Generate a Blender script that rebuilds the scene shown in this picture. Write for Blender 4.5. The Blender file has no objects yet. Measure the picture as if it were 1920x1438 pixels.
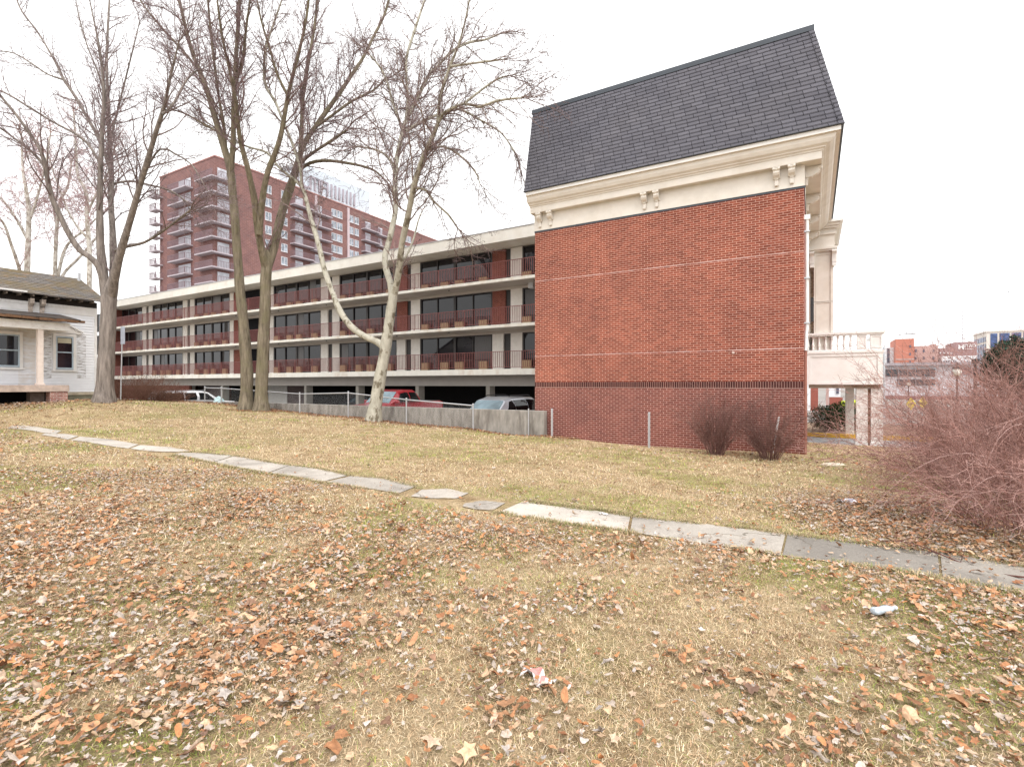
import bpy, math, random
import numpy as np
from mathutils import Vector, Matrix
random.seed(7); RNG = np.random.default_rng(7)
scene = bpy.context.scene
COL = scene.collection
E = 1.95; F = 963.0; HX = 960.0; HY = 721.0          # eye height, focal length (px of the 1920 frame), principal column, horizon row

def P(px, py, Z):
    return Vector(((px-HX)/F*Z, Z, E-(py-HY)/F*Z))

class Frame:
    """street-grid frame: local x = U (along the gable, towards the right), local y = V (away)"""
    def __init__(s, ox, oy, ux, uy):
        n = math.hypot(ux, uy); s.o = (ox, oy); s.u = (ux/n, uy/n); s.v = (-uy/n, ux/n); s.rot = math.atan2(uy, ux)
    def w(s, a, b, z=0.0):
        return Vector((s.o[0]+a*s.u[0]+b*s.v[0], s.o[1]+a*s.u[1]+b*s.v[1], z))
    def inv(s, x, y):
        dx, dy = x-s.o[0], y-s.o[1]
        return dx*s.u[0]+dy*s.u[1], dx*s.v[0]+dy*s.v[1]
    def onb(s, px, py, b):                           # where the sight line of a pixel meets the plane y=b: (a, z)
        rx = (px-HX)/F
        t = (b + s.o[0]*s.v[0]+s.o[1]*s.v[1])/(rx*s.v[0]+s.v[1])
        a, _ = s.inv(rx*t, t)
        return a, E-(py-HY)/F*t
    def ona(s, px, py, a):
        rx = (px-HX)/F
        t = (a + s.o[0]*s.u[0]+s.o[1]*s.u[1])/(rx*s.u[0]+s.u[1])
        _, b = s.inv(rx*t, t)
        return b, E-(py-HY)/F*t

G = Frame(8.12, 14.3, .8623, -.5063)                  # gable building and city grid
M = Frame(1.27, 28.4, .8568, -.5157)                  # motel wing

# ------------------------------------------------------------------ materials
MATS = {}
def new_mat(name):
    m = bpy.data.materials.new(name); m.use_nodes = True
    nt = m.node_tree; b = nt.nodes['Principled BSDF']
    return m, nt, b
def N(nt, typ, **kw):
    n = nt.nodes.new(typ)
    for k, v in kw.items():
        if k.startswith('i_'):
            n.inputs[k[2:].replace('_', ' ')].default_value = v
        else: setattr(n, k, v)
    return n
def c4(c): return (c[0], c[1], c[2], 1)
def L(nt, a, b): nt.links.new(a, b)
def coords(nt, kind='Object'):
    return N(nt, 'ShaderNodeTexCoord').outputs[kind]
def ramp(nt, fac, stops):
    r = N(nt, 'ShaderNodeValToRGB'); L(nt, fac, r.inputs[0])
    e = r.color_ramp.elements
    while len(e) < len(stops): e.new(.5)
    for el, (p, c) in zip(e, stops):
        el.position = p; el.color = c4(c) if len(c) == 3 else c
    return r.outputs[0]
def noise(nt, vec, scale, detail=4, rough=.55):
    n = N(nt, 'ShaderNodeTexNoise'); n.inputs['Scale'].default_value = scale
    n.inputs['Detail'].default_value = detail; n.inputs['Roughness'].default_value = rough
    L(nt, vec, n.inputs['Vector']); return n.outputs['Fac']
def mapping(nt, vec, scale=(1, 1, 1), loc=(0, 0, 0), rot=(0, 0, 0)):
    n = N(nt, 'ShaderNodeMapping'); L(nt, vec, n.inputs['Vector'])
    n.inputs['Scale'].default_value = scale; n.inputs['Location'].default_value = loc; n.inputs['Rotation'].default_value = rot
    return n.outputs[0]
def mix(nt, fac, a, b, mode='MIX'):
    n = N(nt, 'ShaderNodeMix', data_type='RGBA', blend_type=mode)
    for sock, v in ((n.inputs[0], fac), (n.inputs[6], a), (n.inputs[7], b)):
        if hasattr(v, 'is_linked'): L(nt, v, sock)
        elif isinstance(v, (tuple, list)): sock.default_value = c4(v)
        else: sock.default_value = v
    return n.outputs[2]
def math_(nt, op, a, b=None, c=None):
    n = N(nt, 'ShaderNodeMath', operation=op)
    for i, v in enumerate((a, b, c)):
        if v is None: continue
        if hasattr(v, 'is_linked'): L(nt, v, n.inputs[i])
        else: n.inputs[i].default_value = v
    return n.outputs[0]
def bump(nt, b, h, strength=.3, dist=.02):
    n = N(nt, 'ShaderNodeBump'); n.inputs['Strength'].default_value = strength; n.inputs['Distance'].default_value = dist
    L(nt, h, n.inputs['Height']); L(nt, n.outputs[0], b.inputs['Normal'])

def mat_plain(name, col, rough=.7, var=.12, scale=6, metal=0, spec=.5, bumps=.15, stretch=(1, 1, 1), dirt=None, dirt_amt=.3, dirt_scale=1.5):
    if name in MATS: return MATS[name]
    m, nt, b = new_mat(name)
    v = coords(nt); vv = mapping(nt, v, stretch)
    n = noise(nt, vv, scale, 6)
    lo = tuple(max(0, x*(1-var)) for x in col); hi = tuple(min(1, x*(1+var)) for x in col)
    c = ramp(nt, n, [(.3, lo), (.7, hi)])
    if dirt:
        d = noise(nt, mapping(nt, v, stretch, (3.1, 1.7, .4)), dirt_scale, 8, .65)
        f = ramp(nt, d, [(.48, (0, 0, 0)), (.72, (dirt_amt,)*3)])
        c = mix(nt, f, c, dirt)
    L(nt, c, b.inputs['Base Color']); b.inputs['Roughness'].default_value = rough
    b.inputs['Metallic'].default_value = metal; b.inputs['Specular IOR Level'].default_value = spec
    if bumps: bump(nt, b, n, bumps, .01)
    MATS[name] = m; return m

def mat_glass(name, col=(.012, .013, .016), rough=.03, spec=.6, wav=.0):
    if name in MATS: return MATS[name]
    m, nt, b = new_mat(name)
    v = coords(nt)
    n = noise(nt, v, .9, 3)
    c = ramp(nt, n, [(.35, tuple(x*.5 for x in col)), (.7, tuple(x*1.6 for x in col))])
    L(nt, c, b.inputs['Base Color']); b.inputs['Roughness'].default_value = rough; b.inputs['Specular IOR Level'].default_value = spec
    if wav: bump(nt, b, noise(nt, v, .8, 2), wav, .05)
    MATS[name] = m; return m

def mat_brick(name, c1, c2, mortar, axis='xz', lines=(), soldier=False, w=.203, h=.0677, mort=.0062):
    if name in MATS: return MATS[name]
    m, nt, b = new_mat(name)
    v = coords(nt)
    s = N(nt, 'ShaderNodeSeparateXYZ'); L(nt, v, s.inputs[0])
    geo = N(nt, 'ShaderNodeNewGeometry')
    cx = N(nt, 'ShaderNodeCombineXYZ')
    if axis == 'xz': L(nt, s.outputs[0], cx.inputs[0])
    elif axis == 'yz': L(nt, s.outputs[1], cx.inputs[0])
    else: L(nt, math_(nt, 'ADD', s.outputs[0], s.outputs[1]), cx.inputs[0])
    L(nt, s.outputs[2], cx.inputs[1])
    t = N(nt, 'ShaderNodeTexBrick'); L(nt, cx.outputs[0], t.inputs['Vector'])
    t.offset = 0 if soldier else .5
    t.inputs['Scale'].default_value = 1.0; t.inputs['Brick Width'].default_value = w; t.inputs['Row Height'].default_value = h
    t.inputs['Mortar Size'].default_value = mort; t.inputs['Mortar Smooth'].default_value = .15; t.inputs['Bias'].default_value = -.1
    t.inputs['Color1'].default_value = c4(c1); t.inputs['Color2'].default_value = c4(c2); t.inputs['Mortar'].default_value = c4(mortar)
    big = noise(nt, mapping(nt, v, (1, 1, 1)), .7, 5, .6)
    col = mix(nt, 1.0, t.outputs['Color'], ramp(nt, big, [(.3, (.80, .80, .83)), (.7, (1.14, 1.10, 1.06))]), 'MULTIPLY')
    fine = noise(nt, v, 9, 4, .7)
    col = mix(nt, 1.0, col, ramp(nt, fine, [(.25, (.82,)*3), (.75, (1.14,)*3)]), 'MULTIPLY')
    for z0, wd, br in lines:
        wob = math_(nt, 'MULTIPLY', math_(nt, 'SUBTRACT', noise(nt, v, .6, 3), .5), .05)
        d = math_(nt, 'ABSOLUTE', math_(nt, 'SUBTRACT', math_(nt, 'ADD', s.outputs[2], wob), z0))
        f = math_(nt, 'LESS_THAN', d, wd)
        f = math_(nt, 'MULTIPLY', f, ramp(nt, noise(nt, v, 2.2, 5, .7), [(.36, (.1,)*3), (.56, (br,)*3)]))
        col = mix(nt, f, col, (.72, .6, .58))
    L(nt, col, b.inputs['Base Color']); b.inputs['Roughness'].default_value = .85; b.inputs['Specular IOR Level'].default_value = .25
    inv = math_(nt, 'SUBTRACT', 1.0, t.outputs['Fac'])
    bump(nt, b, inv, .5, .006)
    MATS[name] = m; return m

# ------------------------------------------------------------------ mesh building
class MB:
    def __init__(s): s.v = []; s.f = []; s.mi = []
    def face(s, pts, mi=0):
        i = len(s.v); s.v.extend([tuple(p) for p in pts]); s.f.append(tuple(range(i, i+len(pts)))); s.mi.append(mi)
    def box(s, x0, x1, y0, y1, z0, z1, mi=0, bev=0):
        if x1 < x0: x0, x1 = x1, x0
        if y1 < y0: y0, y1 = y1, y0
        if z1 < z0: z0, z1 = z1, z0
        i = len(s.v)
        s.v += [(x0, y0, z0), (x1, y0, z0), (x1, y1, z0), (x0, y1, z0), (x0, y0, z1), (x1, y0, z1), (x1, y1, z1), (x0, y1, z1)]
        for q in ((0, 3, 2, 1), (4, 5, 6, 7), (0, 1, 5, 4), (1, 2, 6, 5), (2, 3, 7, 6), (3, 0, 4, 7)):
            s.f.append(tuple(i+k for k in q)); s.mi.append(mi)
        return s
    def bar(s, p, q, w, h=None, mi=0):               # rectangular bar between two points
        p = Vector(p); q = Vector(q); h = h or w; d = (q-p).normalized()
        up = Vector((0, 0, 1)) if abs(d.z) < .95 else Vector((1, 0, 0))
        sx = d.cross(up).normalized()*w/2; sy = sx.cross(d).normalized()*h/2
        i = len(s.v)
        for c in (p, q):
            for a, b in ((-1, -1), (1, -1), (1, 1), (-1, 1)): s.v.append(tuple(c+sx*a+sy*b))
        for qd in ((3, 2, 1, 0), (4, 5, 6, 7), (0, 1, 5, 4), (1, 2, 6, 5), (2, 3, 7, 6), (3, 0, 4, 7)):
            s.f.append(tuple(i+k for k in qd)); s.mi.append(mi)
        return s
    def tube(s, pts, rad, n=8, mi=0, cap=True):
        pts = [Vector(p) for p in pts]
        if not isinstance(rad, (list, tuple)): rad = [rad]*len(pts)
        i0 = len(s.v); prev = None
        for k, p in enumerate(pts):
            d = (pts[min(k+1, len(pts)-1)]-pts[max(k-1, 0)]).normalized()
            if prev is None:
                up = Vector((0, 0, 1)) if abs(d.z) < .9 else Vector((1, 0, 0))
                x = d.cross(up).normalized()
            else:
                x = (prev-d*prev.dot(d)).normalized()
            prev = x; y = d.cross(x)
            for j in range(n):
                t = 2*math.pi*j/n
                s.v.append(tuple(p+(x*math.cos(t)+y*math.sin(t))*rad[k]))
        for k in range(len(pts)-1):
            for j in range(n):
                a = i0+k*n+j; b = i0+k*n+(j+1) % n
                s.f.append((a, b, b+n, a+n)); s.mi.append(mi)
        if cap:
            s.f.append(tuple(i0+j for j in range(n))[::-1]); s.mi.append(mi)
            s.f.append(tuple(i0+(len(pts)-1)*n+j for j in range(n))); s.mi.append(mi)
        return s
    def lathe(s, c, prof, n=12, mi=0):                # prof: [(r, z)], axis z at c
        i0 = len(s.v)
        for r, z in prof:
            for j in range(n):
                t = 2*math.pi*j/n; s.v.append((c[0]+r*math.cos(t), c[1]+r*math.sin(t), c[2]+z))
        for k in range(len(prof)-1):
            for j in range(n):
                a = i0+k*n+j; b = i0+k*n+(j+1) % n
                s.f.append((a, b, b+n, a+n)); s.mi.append(mi)
        s.f.append(tuple(i0+j for j in range(n))[::-1]); s.mi.append(mi)
        s.f.append(tuple(i0+(len(prof)-1)*n+j for j in range(n))); s.mi.append(mi)
        return s
    def prism(s, poly, axis, t0, t1, mi=0):           # poly: 2D points; extrude along axis 'x' (y,z), 'y' (x,z) or 'z' (x,y)
        def mk(p, t): return {'x': (t, p[0], p[1]), 'y': (p[0], t, p[1]), 'z': (p[0], p[1], t)}[axis]
        n = len(poly); i = len(s.v)
        s.v += [mk(p, t0) for p in poly]+[mk(p, t1) for p in poly]
        s.f.append(tuple(range(i, i+n))); s.mi.append(mi); s.f.append(tuple(range(i+2*n-1, i+n-1, -1))); s.mi.append(mi)
        for k in range(n):
            s.f.append((i+k, i+(k+1) % n, i+n+(k+1) % n, i+n+k)[::-1]); s.mi.append(mi)
        return s
    def loft(s, secs, mi=0, cap=True):                # secs: equal-length closed loops
        i0 = len(s.v); n = len(secs[0])
        for q in secs: s.v += [tuple(p) for p in q]
        for k in range(len(secs)-1):
            for j in range(n):
                a = i0+k*n+j; b = i0+k*n+(j+1) % n
                s.f.append((a, b, b+n, a+n)); s.mi.append(mi)
        if cap:
            s.f.append(tuple(i0+j for j in range(n))[::-1]); s.mi.append(mi)
            s.f.append(tuple(i0+(len(secs)-1)*n+j for j in range(n))); s.mi.append(mi)
        return s
    def build(s, name, mats, parent=None, smooth=False, bev=0, fix=True):
        me = bpy.data.meshes.new(name); me.from_pydata(s.v, [], s.f)
        if not isinstance(mats, (list, tuple)): mats = [mats]
        for m in mats: me.materials.append(m)
        me.polygons.foreach_set('material_index', s.mi)
        if fix:
            import bmesh
            bm = bmesh.new(); bm.from_mesh(me); bmesh.ops.recalc_face_normals(bm, faces=bm.faces)
            if bev:
                eds = [e for e in bm.edges if e.is_manifold and e.calc_face_angle(0) > .6]
                bmesh.ops.bevel(bm, geom=eds, offset=bev, segments=1, affect='EDGES', profile=.5)
            bm.to_mesh(me); bm.free()
        if smooth: me.polygons.foreach_set('use_smooth', [True]*len(me.polygons))
        me.update()
        o = bpy.data.objects.new(name, me); COL.objects.link(o)
        if parent is not None: o.parent = parent
        return o

def np_mesh(name, verts, quads=None, tris=None, mat=None, parent=None, cols=None, smooth=False):
    verts = np.asarray(verts, np.float32)
    nq = 0 if quads is None else len(quads); nt_ = 0 if tris is None else len(tris)
    me = bpy.data.meshes.new(name)
    me.vertices.add(len(verts)); me.vertices.foreach_set('co', verts.ravel())
    idx = np.concatenate([x.ravel() for x in (quads, tris) if x is not None and len(x)]).astype(np.int32)
    me.loops.add(len(idx)); me.loops.foreach_set('vertex_index', idx)
    me.polygons.add(nq+nt_)
    st = np.concatenate([np.arange(nq)*4, nq*4+np.arange(nt_)*3]).astype(np.int32)
    me.polygons.foreach_set('loop_start', st)
    if smooth: me.polygons.foreach_set('use_smooth', np.ones(nq+nt_, bool))
    if cols is not None:
        at = me.color_attributes.new('tint', 'FLOAT_COLOR', 'POINT')
        c = np.ones((len(verts), 4), np.float32); c[:, :3] = cols
        at.data.foreach_set('color', c.ravel())
    me.update(calc_edges=True); me.validate()
    if mat: me.materials.append(mat)
    o = bpy.data.objects.new(name, me); COL.objects.link(o)
    if parent is not None: o.parent = parent
    return o

def tag(o, label=None, cat=None, group=None, kind=None):
    if label: o['label'] = label
    if cat: o['category'] = cat
    if group: o['group'] = group
    if kind: o['kind'] = kind
    return o
def thing(name, label, cat, loc=(0, 0, 0), rot=0, group=None):
    o = bpy.data.objects.new(name, None); COL.objects.link(o); o.empty_display_size = .2
    o.location = loc; o.rotation_euler = (0, 0, rot)
    return tag(o, label, cat, group)
def framed(name, label, cat, fr, group=None):
    return thing(name, label, cat, (fr.o[0], fr.o[1], 0), fr.rot, group)
def copy_tree(o, parent=None):
    c = o.copy(); COL.objects.link(c)
    if parent is not None: c.parent = parent
    for ch in list(o.children): copy_tree(ch, c)
    return c
def text_mesh(txt, size, depth, mat, name, parent=None, align='LEFT', loc=(0, 0, 0), rot=(math.pi/2, 0, 0), bold=0):
    cu = bpy.data.curves.new(name, 'FONT'); cu.body = txt; cu.size = size; cu.extrude = depth; cu.align_x = align; cu.offset = bold
    t = bpy.data.objects.new(name, cu); COL.objects.link(t)
    dg = bpy.context.evaluated_depsgraph_get(); me = bpy.data.meshes.new_from_object(t.evaluated_get(dg))
    COL.objects.unlink(t); bpy.data.objects.remove(t)
    me.materials.clear(); me.materials.append(mat)
    o = bpy.data.objects.new(name, me); COL.objects.link(o); o.location = loc; o.rotation_euler = rot
    if parent is not None: o.parent = parent
    return o

# ------------------------------------------------------------------ the lie of the land
CP = np.array([
 (8.12, 14.3, 0), (.83, 18.58, .04), (1.0, 17.9, .13), (4.3, 16.3, -.02), (-1.43, 19.0, .24), (-4.3, 20.8, .34), (-7.2, 22.4, .47), (-10.2, 24.5, .60),
 (-5.6, 20.5, .47), (-12.3, 24.3, .70), (-16.1, 29.0, .88), (-21.9, 32.2, .92), (-16.7, 21.0, 1.27), (-18.7, 21.7, 1.22), (-19.8, 19.6, 1.12), (-25, 16.5, 1.2),
 (-14.5, 22.6, .95), (-17, 16.9, .58), (-12, 14.3, .48), (-7.5, 11.6, .38), (-3, 9, .28), (0, 7.2, .22), (2.9, 5.5, .18), (4.5, 4.6, .18), (0, 2, .2), (-3, 3, .27), (3, 2.5, .17),
 (-12, 5, .55), (9, 6, .05), (9, 10, -.05), (12, 12, -.2), (11, 17, -.25), (14.3, 20.3, -.46), (12.3, 21.2, -.46), (18, 18, -.5), (20, 8, -.35), (0, -5, .2), (-15, -5, .5), (14, -3, 0),
 (-40, 35, 1.0), (-35, 12, 1.2), (-45, 45, 1.0), (-28, 30, 1.05), (30, 10, -.55), (24, -5, -.3)], float)
_d = np.hypot(CP[:, None, 0]-CP[None, :, 0], CP[:, None, 1]-CP[None, :, 1])
_n = len(CP); _A = np.zeros((_n+3, _n+3)); _A[:_n, :_n] = -np.sqrt(_d**2+1.0)+np.eye(_n)*.05
_A[:_n, _n] = 1; _A[:_n, _n+1] = CP[:, 0]; _A[:_n, _n+2] = CP[:, 1]; _A[_n:, :_n] = _A[:_n, _n:].T
_W = np.linalg.solve(_A, np.concatenate([CP[:, 2], [0, 0, 0]]))
def ground(x, y):
    x = np.asarray(x, float); y = np.asarray(y, float); sh = x.shape; x = x.ravel(); y = y.ravel()
    out = np.empty(len(x))
    for i in range(0, len(x), 20000):
        d = np.sqrt((x[i:i+20000, None]-CP[None, :, 0])**2+(y[i:i+20000, None]-CP[None, :, 1])**2+1.0)
        out[i:i+20000] = -(d@_W[:_n])+_W[_n]+_W[_n+1]*x[i:i+20000]+_W[_n+2]*y[i:i+20000]
    out = np.clip(out, -.55, 1.5)
    out += .014*np.sin(x*1.7+.6*y)+.012*np.sin(y*2.3-.9*x)+.008*np.sin(3.1*x+2.7*y)
    return out.reshape(sh)
def gz(x, y): return float(ground(np.array([x]), np.array([y]))[0])
def on_ground(px, py):                                # where a pixel's sight line meets the lawn
    t = 1.5
    rx, rz = (px-HX)/F, -(py-HY)/F
    while t < 60:
        if E+rz*t <= gz(rx*t, t): break
        t += .03
    return Vector((rx*t, t, gz(rx*t, t)))
# ------------------------------------------------------------------ shared materials
CREAM = mat_plain('cream_paint', (.73, .68, .615), .55, .05, 3, dirt=(.5, .42, .32), dirt_amt=.35, dirt_scale=1.2, bumps=.05)
CREAMW = mat_plain('white_cream_paint', (.85, .84, .82), .5, .04, 3, dirt=(.62, .56, .5), dirt_amt=.25, dirt_scale=1.0, bumps=.05)
WHITEP = mat_plain('white_paint', (.82, .81, .80), .5, .05, 3, dirt=(.5, .45, .4), dirt_amt=.3, bumps=.05)
PEEL = mat_plain('peeling_white_paint', (.80, .79, .78), .7, .06, 5, dirt=(.24, .15, .10), dirt_amt=.7, dirt_scale=9, stretch=(1, 1, .6), bumps=.3)
ROTW = mat_plain('rotten_wood', (.16, .085, .045), .9, .35, 12, stretch=(1, 1, .2), bumps=.5)
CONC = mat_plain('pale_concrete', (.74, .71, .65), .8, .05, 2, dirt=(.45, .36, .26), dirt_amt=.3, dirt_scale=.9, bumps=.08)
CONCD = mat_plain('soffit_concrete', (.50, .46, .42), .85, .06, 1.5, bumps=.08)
GREY = mat_plain('grey_concrete', (.30, .275, .245), .9, .3, 4, dirt=(.10, .082, .065), dirt_amt=.9, dirt_scale=1.9, stretch=(1.6, 1.6, .45), bumps=.4)
BLACK = mat_plain('black_iron', (.02, .02, .022), .5, .2, 5)
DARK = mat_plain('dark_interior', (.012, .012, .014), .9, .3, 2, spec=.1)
STEEL = mat_plain('galvanised_steel', (.52, .53, .55), .45, .1, 20, metal=.55)
GLASS = mat_glass('dark_glass')

def mat_shingle():
    m, nt, b = new_mat('roof_shingles')
    v = coords(nt); s = N(nt, 'ShaderNodeSeparateXYZ'); L(nt, v, s.inputs[0])
    cx = N(nt, 'ShaderNodeCombineXYZ'); L(nt, math_(nt, 'ADD', s.outputs[0], s.outputs[1]), cx.inputs[0]); L(nt, s.outputs[2], cx.inputs[1])
    t = N(nt, 'ShaderNodeTexBrick'); L(nt, cx.outputs[0], t.inputs['Vector']); t.offset = .37; t.offset_frequency = 3; t.squash = 1
    t.inputs['Scale'].default_value = 1; t.inputs['Brick Width'].default_value = .34; t.inputs['Row Height'].default_value = .128
    t.inputs['Mortar Size'].default_value = .0075; t.inputs['Mortar Smooth'].default_value = .1; t.inputs['Bias'].default_value = 0
    t.inputs['Color1'].default_value = (.105, .103, .120, 1); t.inputs['Color2'].default_value = (.135, .133, .154, 1); t.inputs['Mortar'].default_value = (.014, .014, .018, 1)  # dark row lines paint the shadow below each course; upright ones are tab joints
    g = ramp(nt, noise(nt, v, 60, 3, .8), [(.3, (.8,)*3), (.7, (1.2,)*3)])
    g2 = ramp(nt, noise(nt, v, .8, 4, .6), [(.3, (.9, .9, .92)), (.7, (1.1, 1.08, 1.06))])
    c = mix(nt, 1, mix(nt, 1, t.outputs[0], g, 'MULTIPLY'), g2, 'MULTIPLY')
    L(nt, c, b.inputs['Base Color']); b.inputs['Roughness'].default_value = .9; b.inputs['Specular IOR Level'].default_value = .2
    bump(nt, b, math_(nt, 'SUBTRACT', 1.0, t.outputs['Fac']), .6, .008)
    return m
SHING = mat_shingle()
ROOFMETAL = mat_plain('dark_metal_cap', (.05, .06, .075), .4, .1, 3)
BR_UP = mat_brick('red_brick', (.195, .046, .028), (.32, .088, .054), (.62, .40, .32), lines=((2.97, .013, .6), (5.67, .012, .55)))
BR_LOW = mat_brick('dark_red_brick', (.16, .045, .035), (.225, .070, .053), (.56, .37, .32))
BR_SOL = mat_brick('soldier_brick', (.055, .017, .016), (.10, .03, .025), (.42, .25, .21), soldier=True, w=.0677, h=.206, mort=.0065)
BR_SIDE = mat_brick('side_red_brick', (.24, .065, .047), (.33, .095, .07), (.55, .37, .31), axis='yz')

W0 = -8.455                                           # left end of the gable
gb = framed('brick_building', 'red brick end building with dark shingled mansard roof and cream cornice', 'building', G)
MB().box(W0, 0, 0, 9.5, 2.04, 7.46).build('brick_wall', BR_UP, gb)
MB().box(W0, 0, 0, 9.5, 1.83, 2.04).build('soldier_course', BR_SOL, gb)
MB().box(W0, 0, 0, 9.5, -1.0, 1.83).build('base_wall', BR_LOW, gb)
MB().box(.0, .012, .012, 8.28, -.9, 7.44).build('return_wall', BR_SIDE, gb)
MB().box(W0-.01, .05, -.012, .01, 7.42, 7.475).build('flashing', ROOFMETAL, gb)
# cornice: one moulded profile swept round the front and the street side
prof = [(.03, .03, 7.475), (.03, .03, 8.06), (.245, .43, 8.06), (.25, .435, 8.10), (.25, .435, 8.27), (.275, .46, 8.275), (.285, .47, 8.31), (.33, .52, 8.335),
        (.335, .525, 8.36), (.40, .62, 8.41), (.445, .72, 8.50), (.455, .75, 8.57), (.46, .76, 8.60), (.535, .86, 8.615), (.535, .86, 8.73), (0, 0, 8.73)]
m = MB()
for (f0, r0, z0), (f1, r1, z1) in zip(prof, prof[1:]):
    def ring(f, r, z): return [(W0-min(f*.25, .1), 8.5, z), (W0-min(f*.25, .1), -f, z), (r, -f, z), (r, 8.55, z)]
    A, B = ring(f0, r0, z0), ring(f1, r1, z1)
    mi = 1 if z0 > 8.612 else 0
    for k in range(3): m.face([A[k], A[k+1], B[k+1], B[k]], mi)
m.build('cornice', [CREAM, CREAMW], gb, fix=False)
# mansard: courses of shingles stepped one over the other
m = MB(); z0, z1 = 8.735, 11.80; n = 24
def ring(t, off=0):
    return [(-8.59+.0*t, 9.0, z0+(z1-z0)*t), (-8.59, -.575+.665*t-off, z0+(z1-z0)*t), (.905-.685*t+off, -.575+.665*t-off, z0+(z1-z0)*t), (.905-.685*t+off, 8.6, z0+(z1-z0)*t)]
for k in range(n):
    A = ring(k/n, .012); B = ring((k+1)/n, .002); C_ = ring((k+1)/n, .012)
    for j in range(3): m.face([A[j], A[j+1], B[j+1], B[j]]); m.face([B[j], B[j+1], C_[j+1], C_[j]])
A = ring(0, .012); m.face(A[::-1]); m.face(ring(1, .012))
rf = m.build('roof', SHING, gb, fix=False)
A = ring(0, .014); B = ring(1, .014)
m = MB()
for k in range(24):                                   # hip cap shingles
    t0, t1 = k/24, (k+1.08)/24
    def hp(t, s): 
        q = ring(min(t, 1), .022+s)[2]; return Vector(q)
    q0, q1 = hp(t0, .012), hp(t1, .0)
    m.face([q0+Vector((-.13, 0, 0)), q0, q1, q1+Vector((-.13, 0, 0))]); m.face([q0, q0+Vector((0, .13, 0)), q1+Vector((0, .13, 0)), q1])
m.build('hip_cap', SHING, rf, fix=False)
m = MB(); m.box(-8.62, .26, .06, .16, 11.78, 11.93); m.box(.16, .26, .16, 8.6, 11.78, 11.93); m.box(-8.62, -8.5, .16, 8.6, 11.78, 11.93)
m.build('ridge_cap', ROOFMETAL, rf)
m = MB(); m.box(-8.61, .925, -.60, -.54, 8.732, 8.752); m.box(.865, .925, -.54, 8.5, 8.732, 8.752)
m.build('drip_edge', BLACK, rf)
# corbel brackets
def bracket(a, b, side=False):
    pr = [(0, 0), (-.20, 0), (-.21, -.05), (-.175, -.09), (-.20, -.13), (-.16, -.20), (-.10, -.245), (-.085, -.27), (-.085, -.30), (-.06, -.31), (-.06, -.45), (-.045, -.475), (0, -.475)]
    pr2 = [(0, 0), (-.20, 0), (-.21, -.05), (-.175, -.09), (-.20, -.13), (-.16, -.20), (-.10, -.245), (-.085, -.27), (0, -.27)]
    pr3 = [(0, -.27), (-.085, -.27), (-.085, -.30), (-.06, -.31), (-.06, -.45), (-.045, -.475), (0, -.475)]
    k = 1.9 if side else 1.0
    mm = MB()
    mm.prism([(p*k, q) for p, q in pr2], 'x', -.085, .085)
    mm.prism([(p*k if not side else p*1.2, q-.001) for p, q in pr3], 'x', -.05, .05)
    for dx in (-.065, .065): mm.tube([(dx-.03, -.205*k, -.035), (dx+.03, -.205*k, -.035)], .034, 8)
    mm.box(-.1, .1, -.215*k, 0, -.012, .012)
    o = mm.build('bracket', CREAM, gb, bev=.006)
    if side: o.rotation_euler = (0, 0, math.pi/2); o.location = (.032, b, 8.045)
    else: o.location = (a, b, 8.045)
for px in (1011, 1031, 1207.7, 1230.5, 1455.8, 1484.5):
    a, _ = G.onb(px, 400, -.12); bracket(a, -.033)
for b in (.30, 2.75, 5.15, 7.4): bracket(0, b, True)
# downspout on the street corner
m = MB(); m.tube([(.085, .10, 6.6), (.085, .10, 3.52), (.07, .10, 3.4), (.05, .10, 2.9)], .042, 10); m.box(.01, .16, .04, .17, 6.55, 6.68)
ds = m.build('downspout', WHITEP, gb)
for z in (6.2, 4.9, 3.65): MB().box(.012, .155, .03, .17, z, z+.035).build('strap', STEEL, ds)
m = MB(); m.tube([(.04, .12, 2.9), (.035, .12, -.2)], .04, 8); m.build('conduit', mat_plain('rust_pipe', (.33, .14, .10), .8), gb)
a, z = G.onb(1375, 661, 0)
MB().prism([(.04*math.cos(t*.7), .035*math.sin(t*.7)) for t in range(9)], 'y', -.03, .0).build('wall_vent', mat_plain('vent_pink', (.58, .44, .39), .8), gb).location = (a, 0, z)

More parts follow.
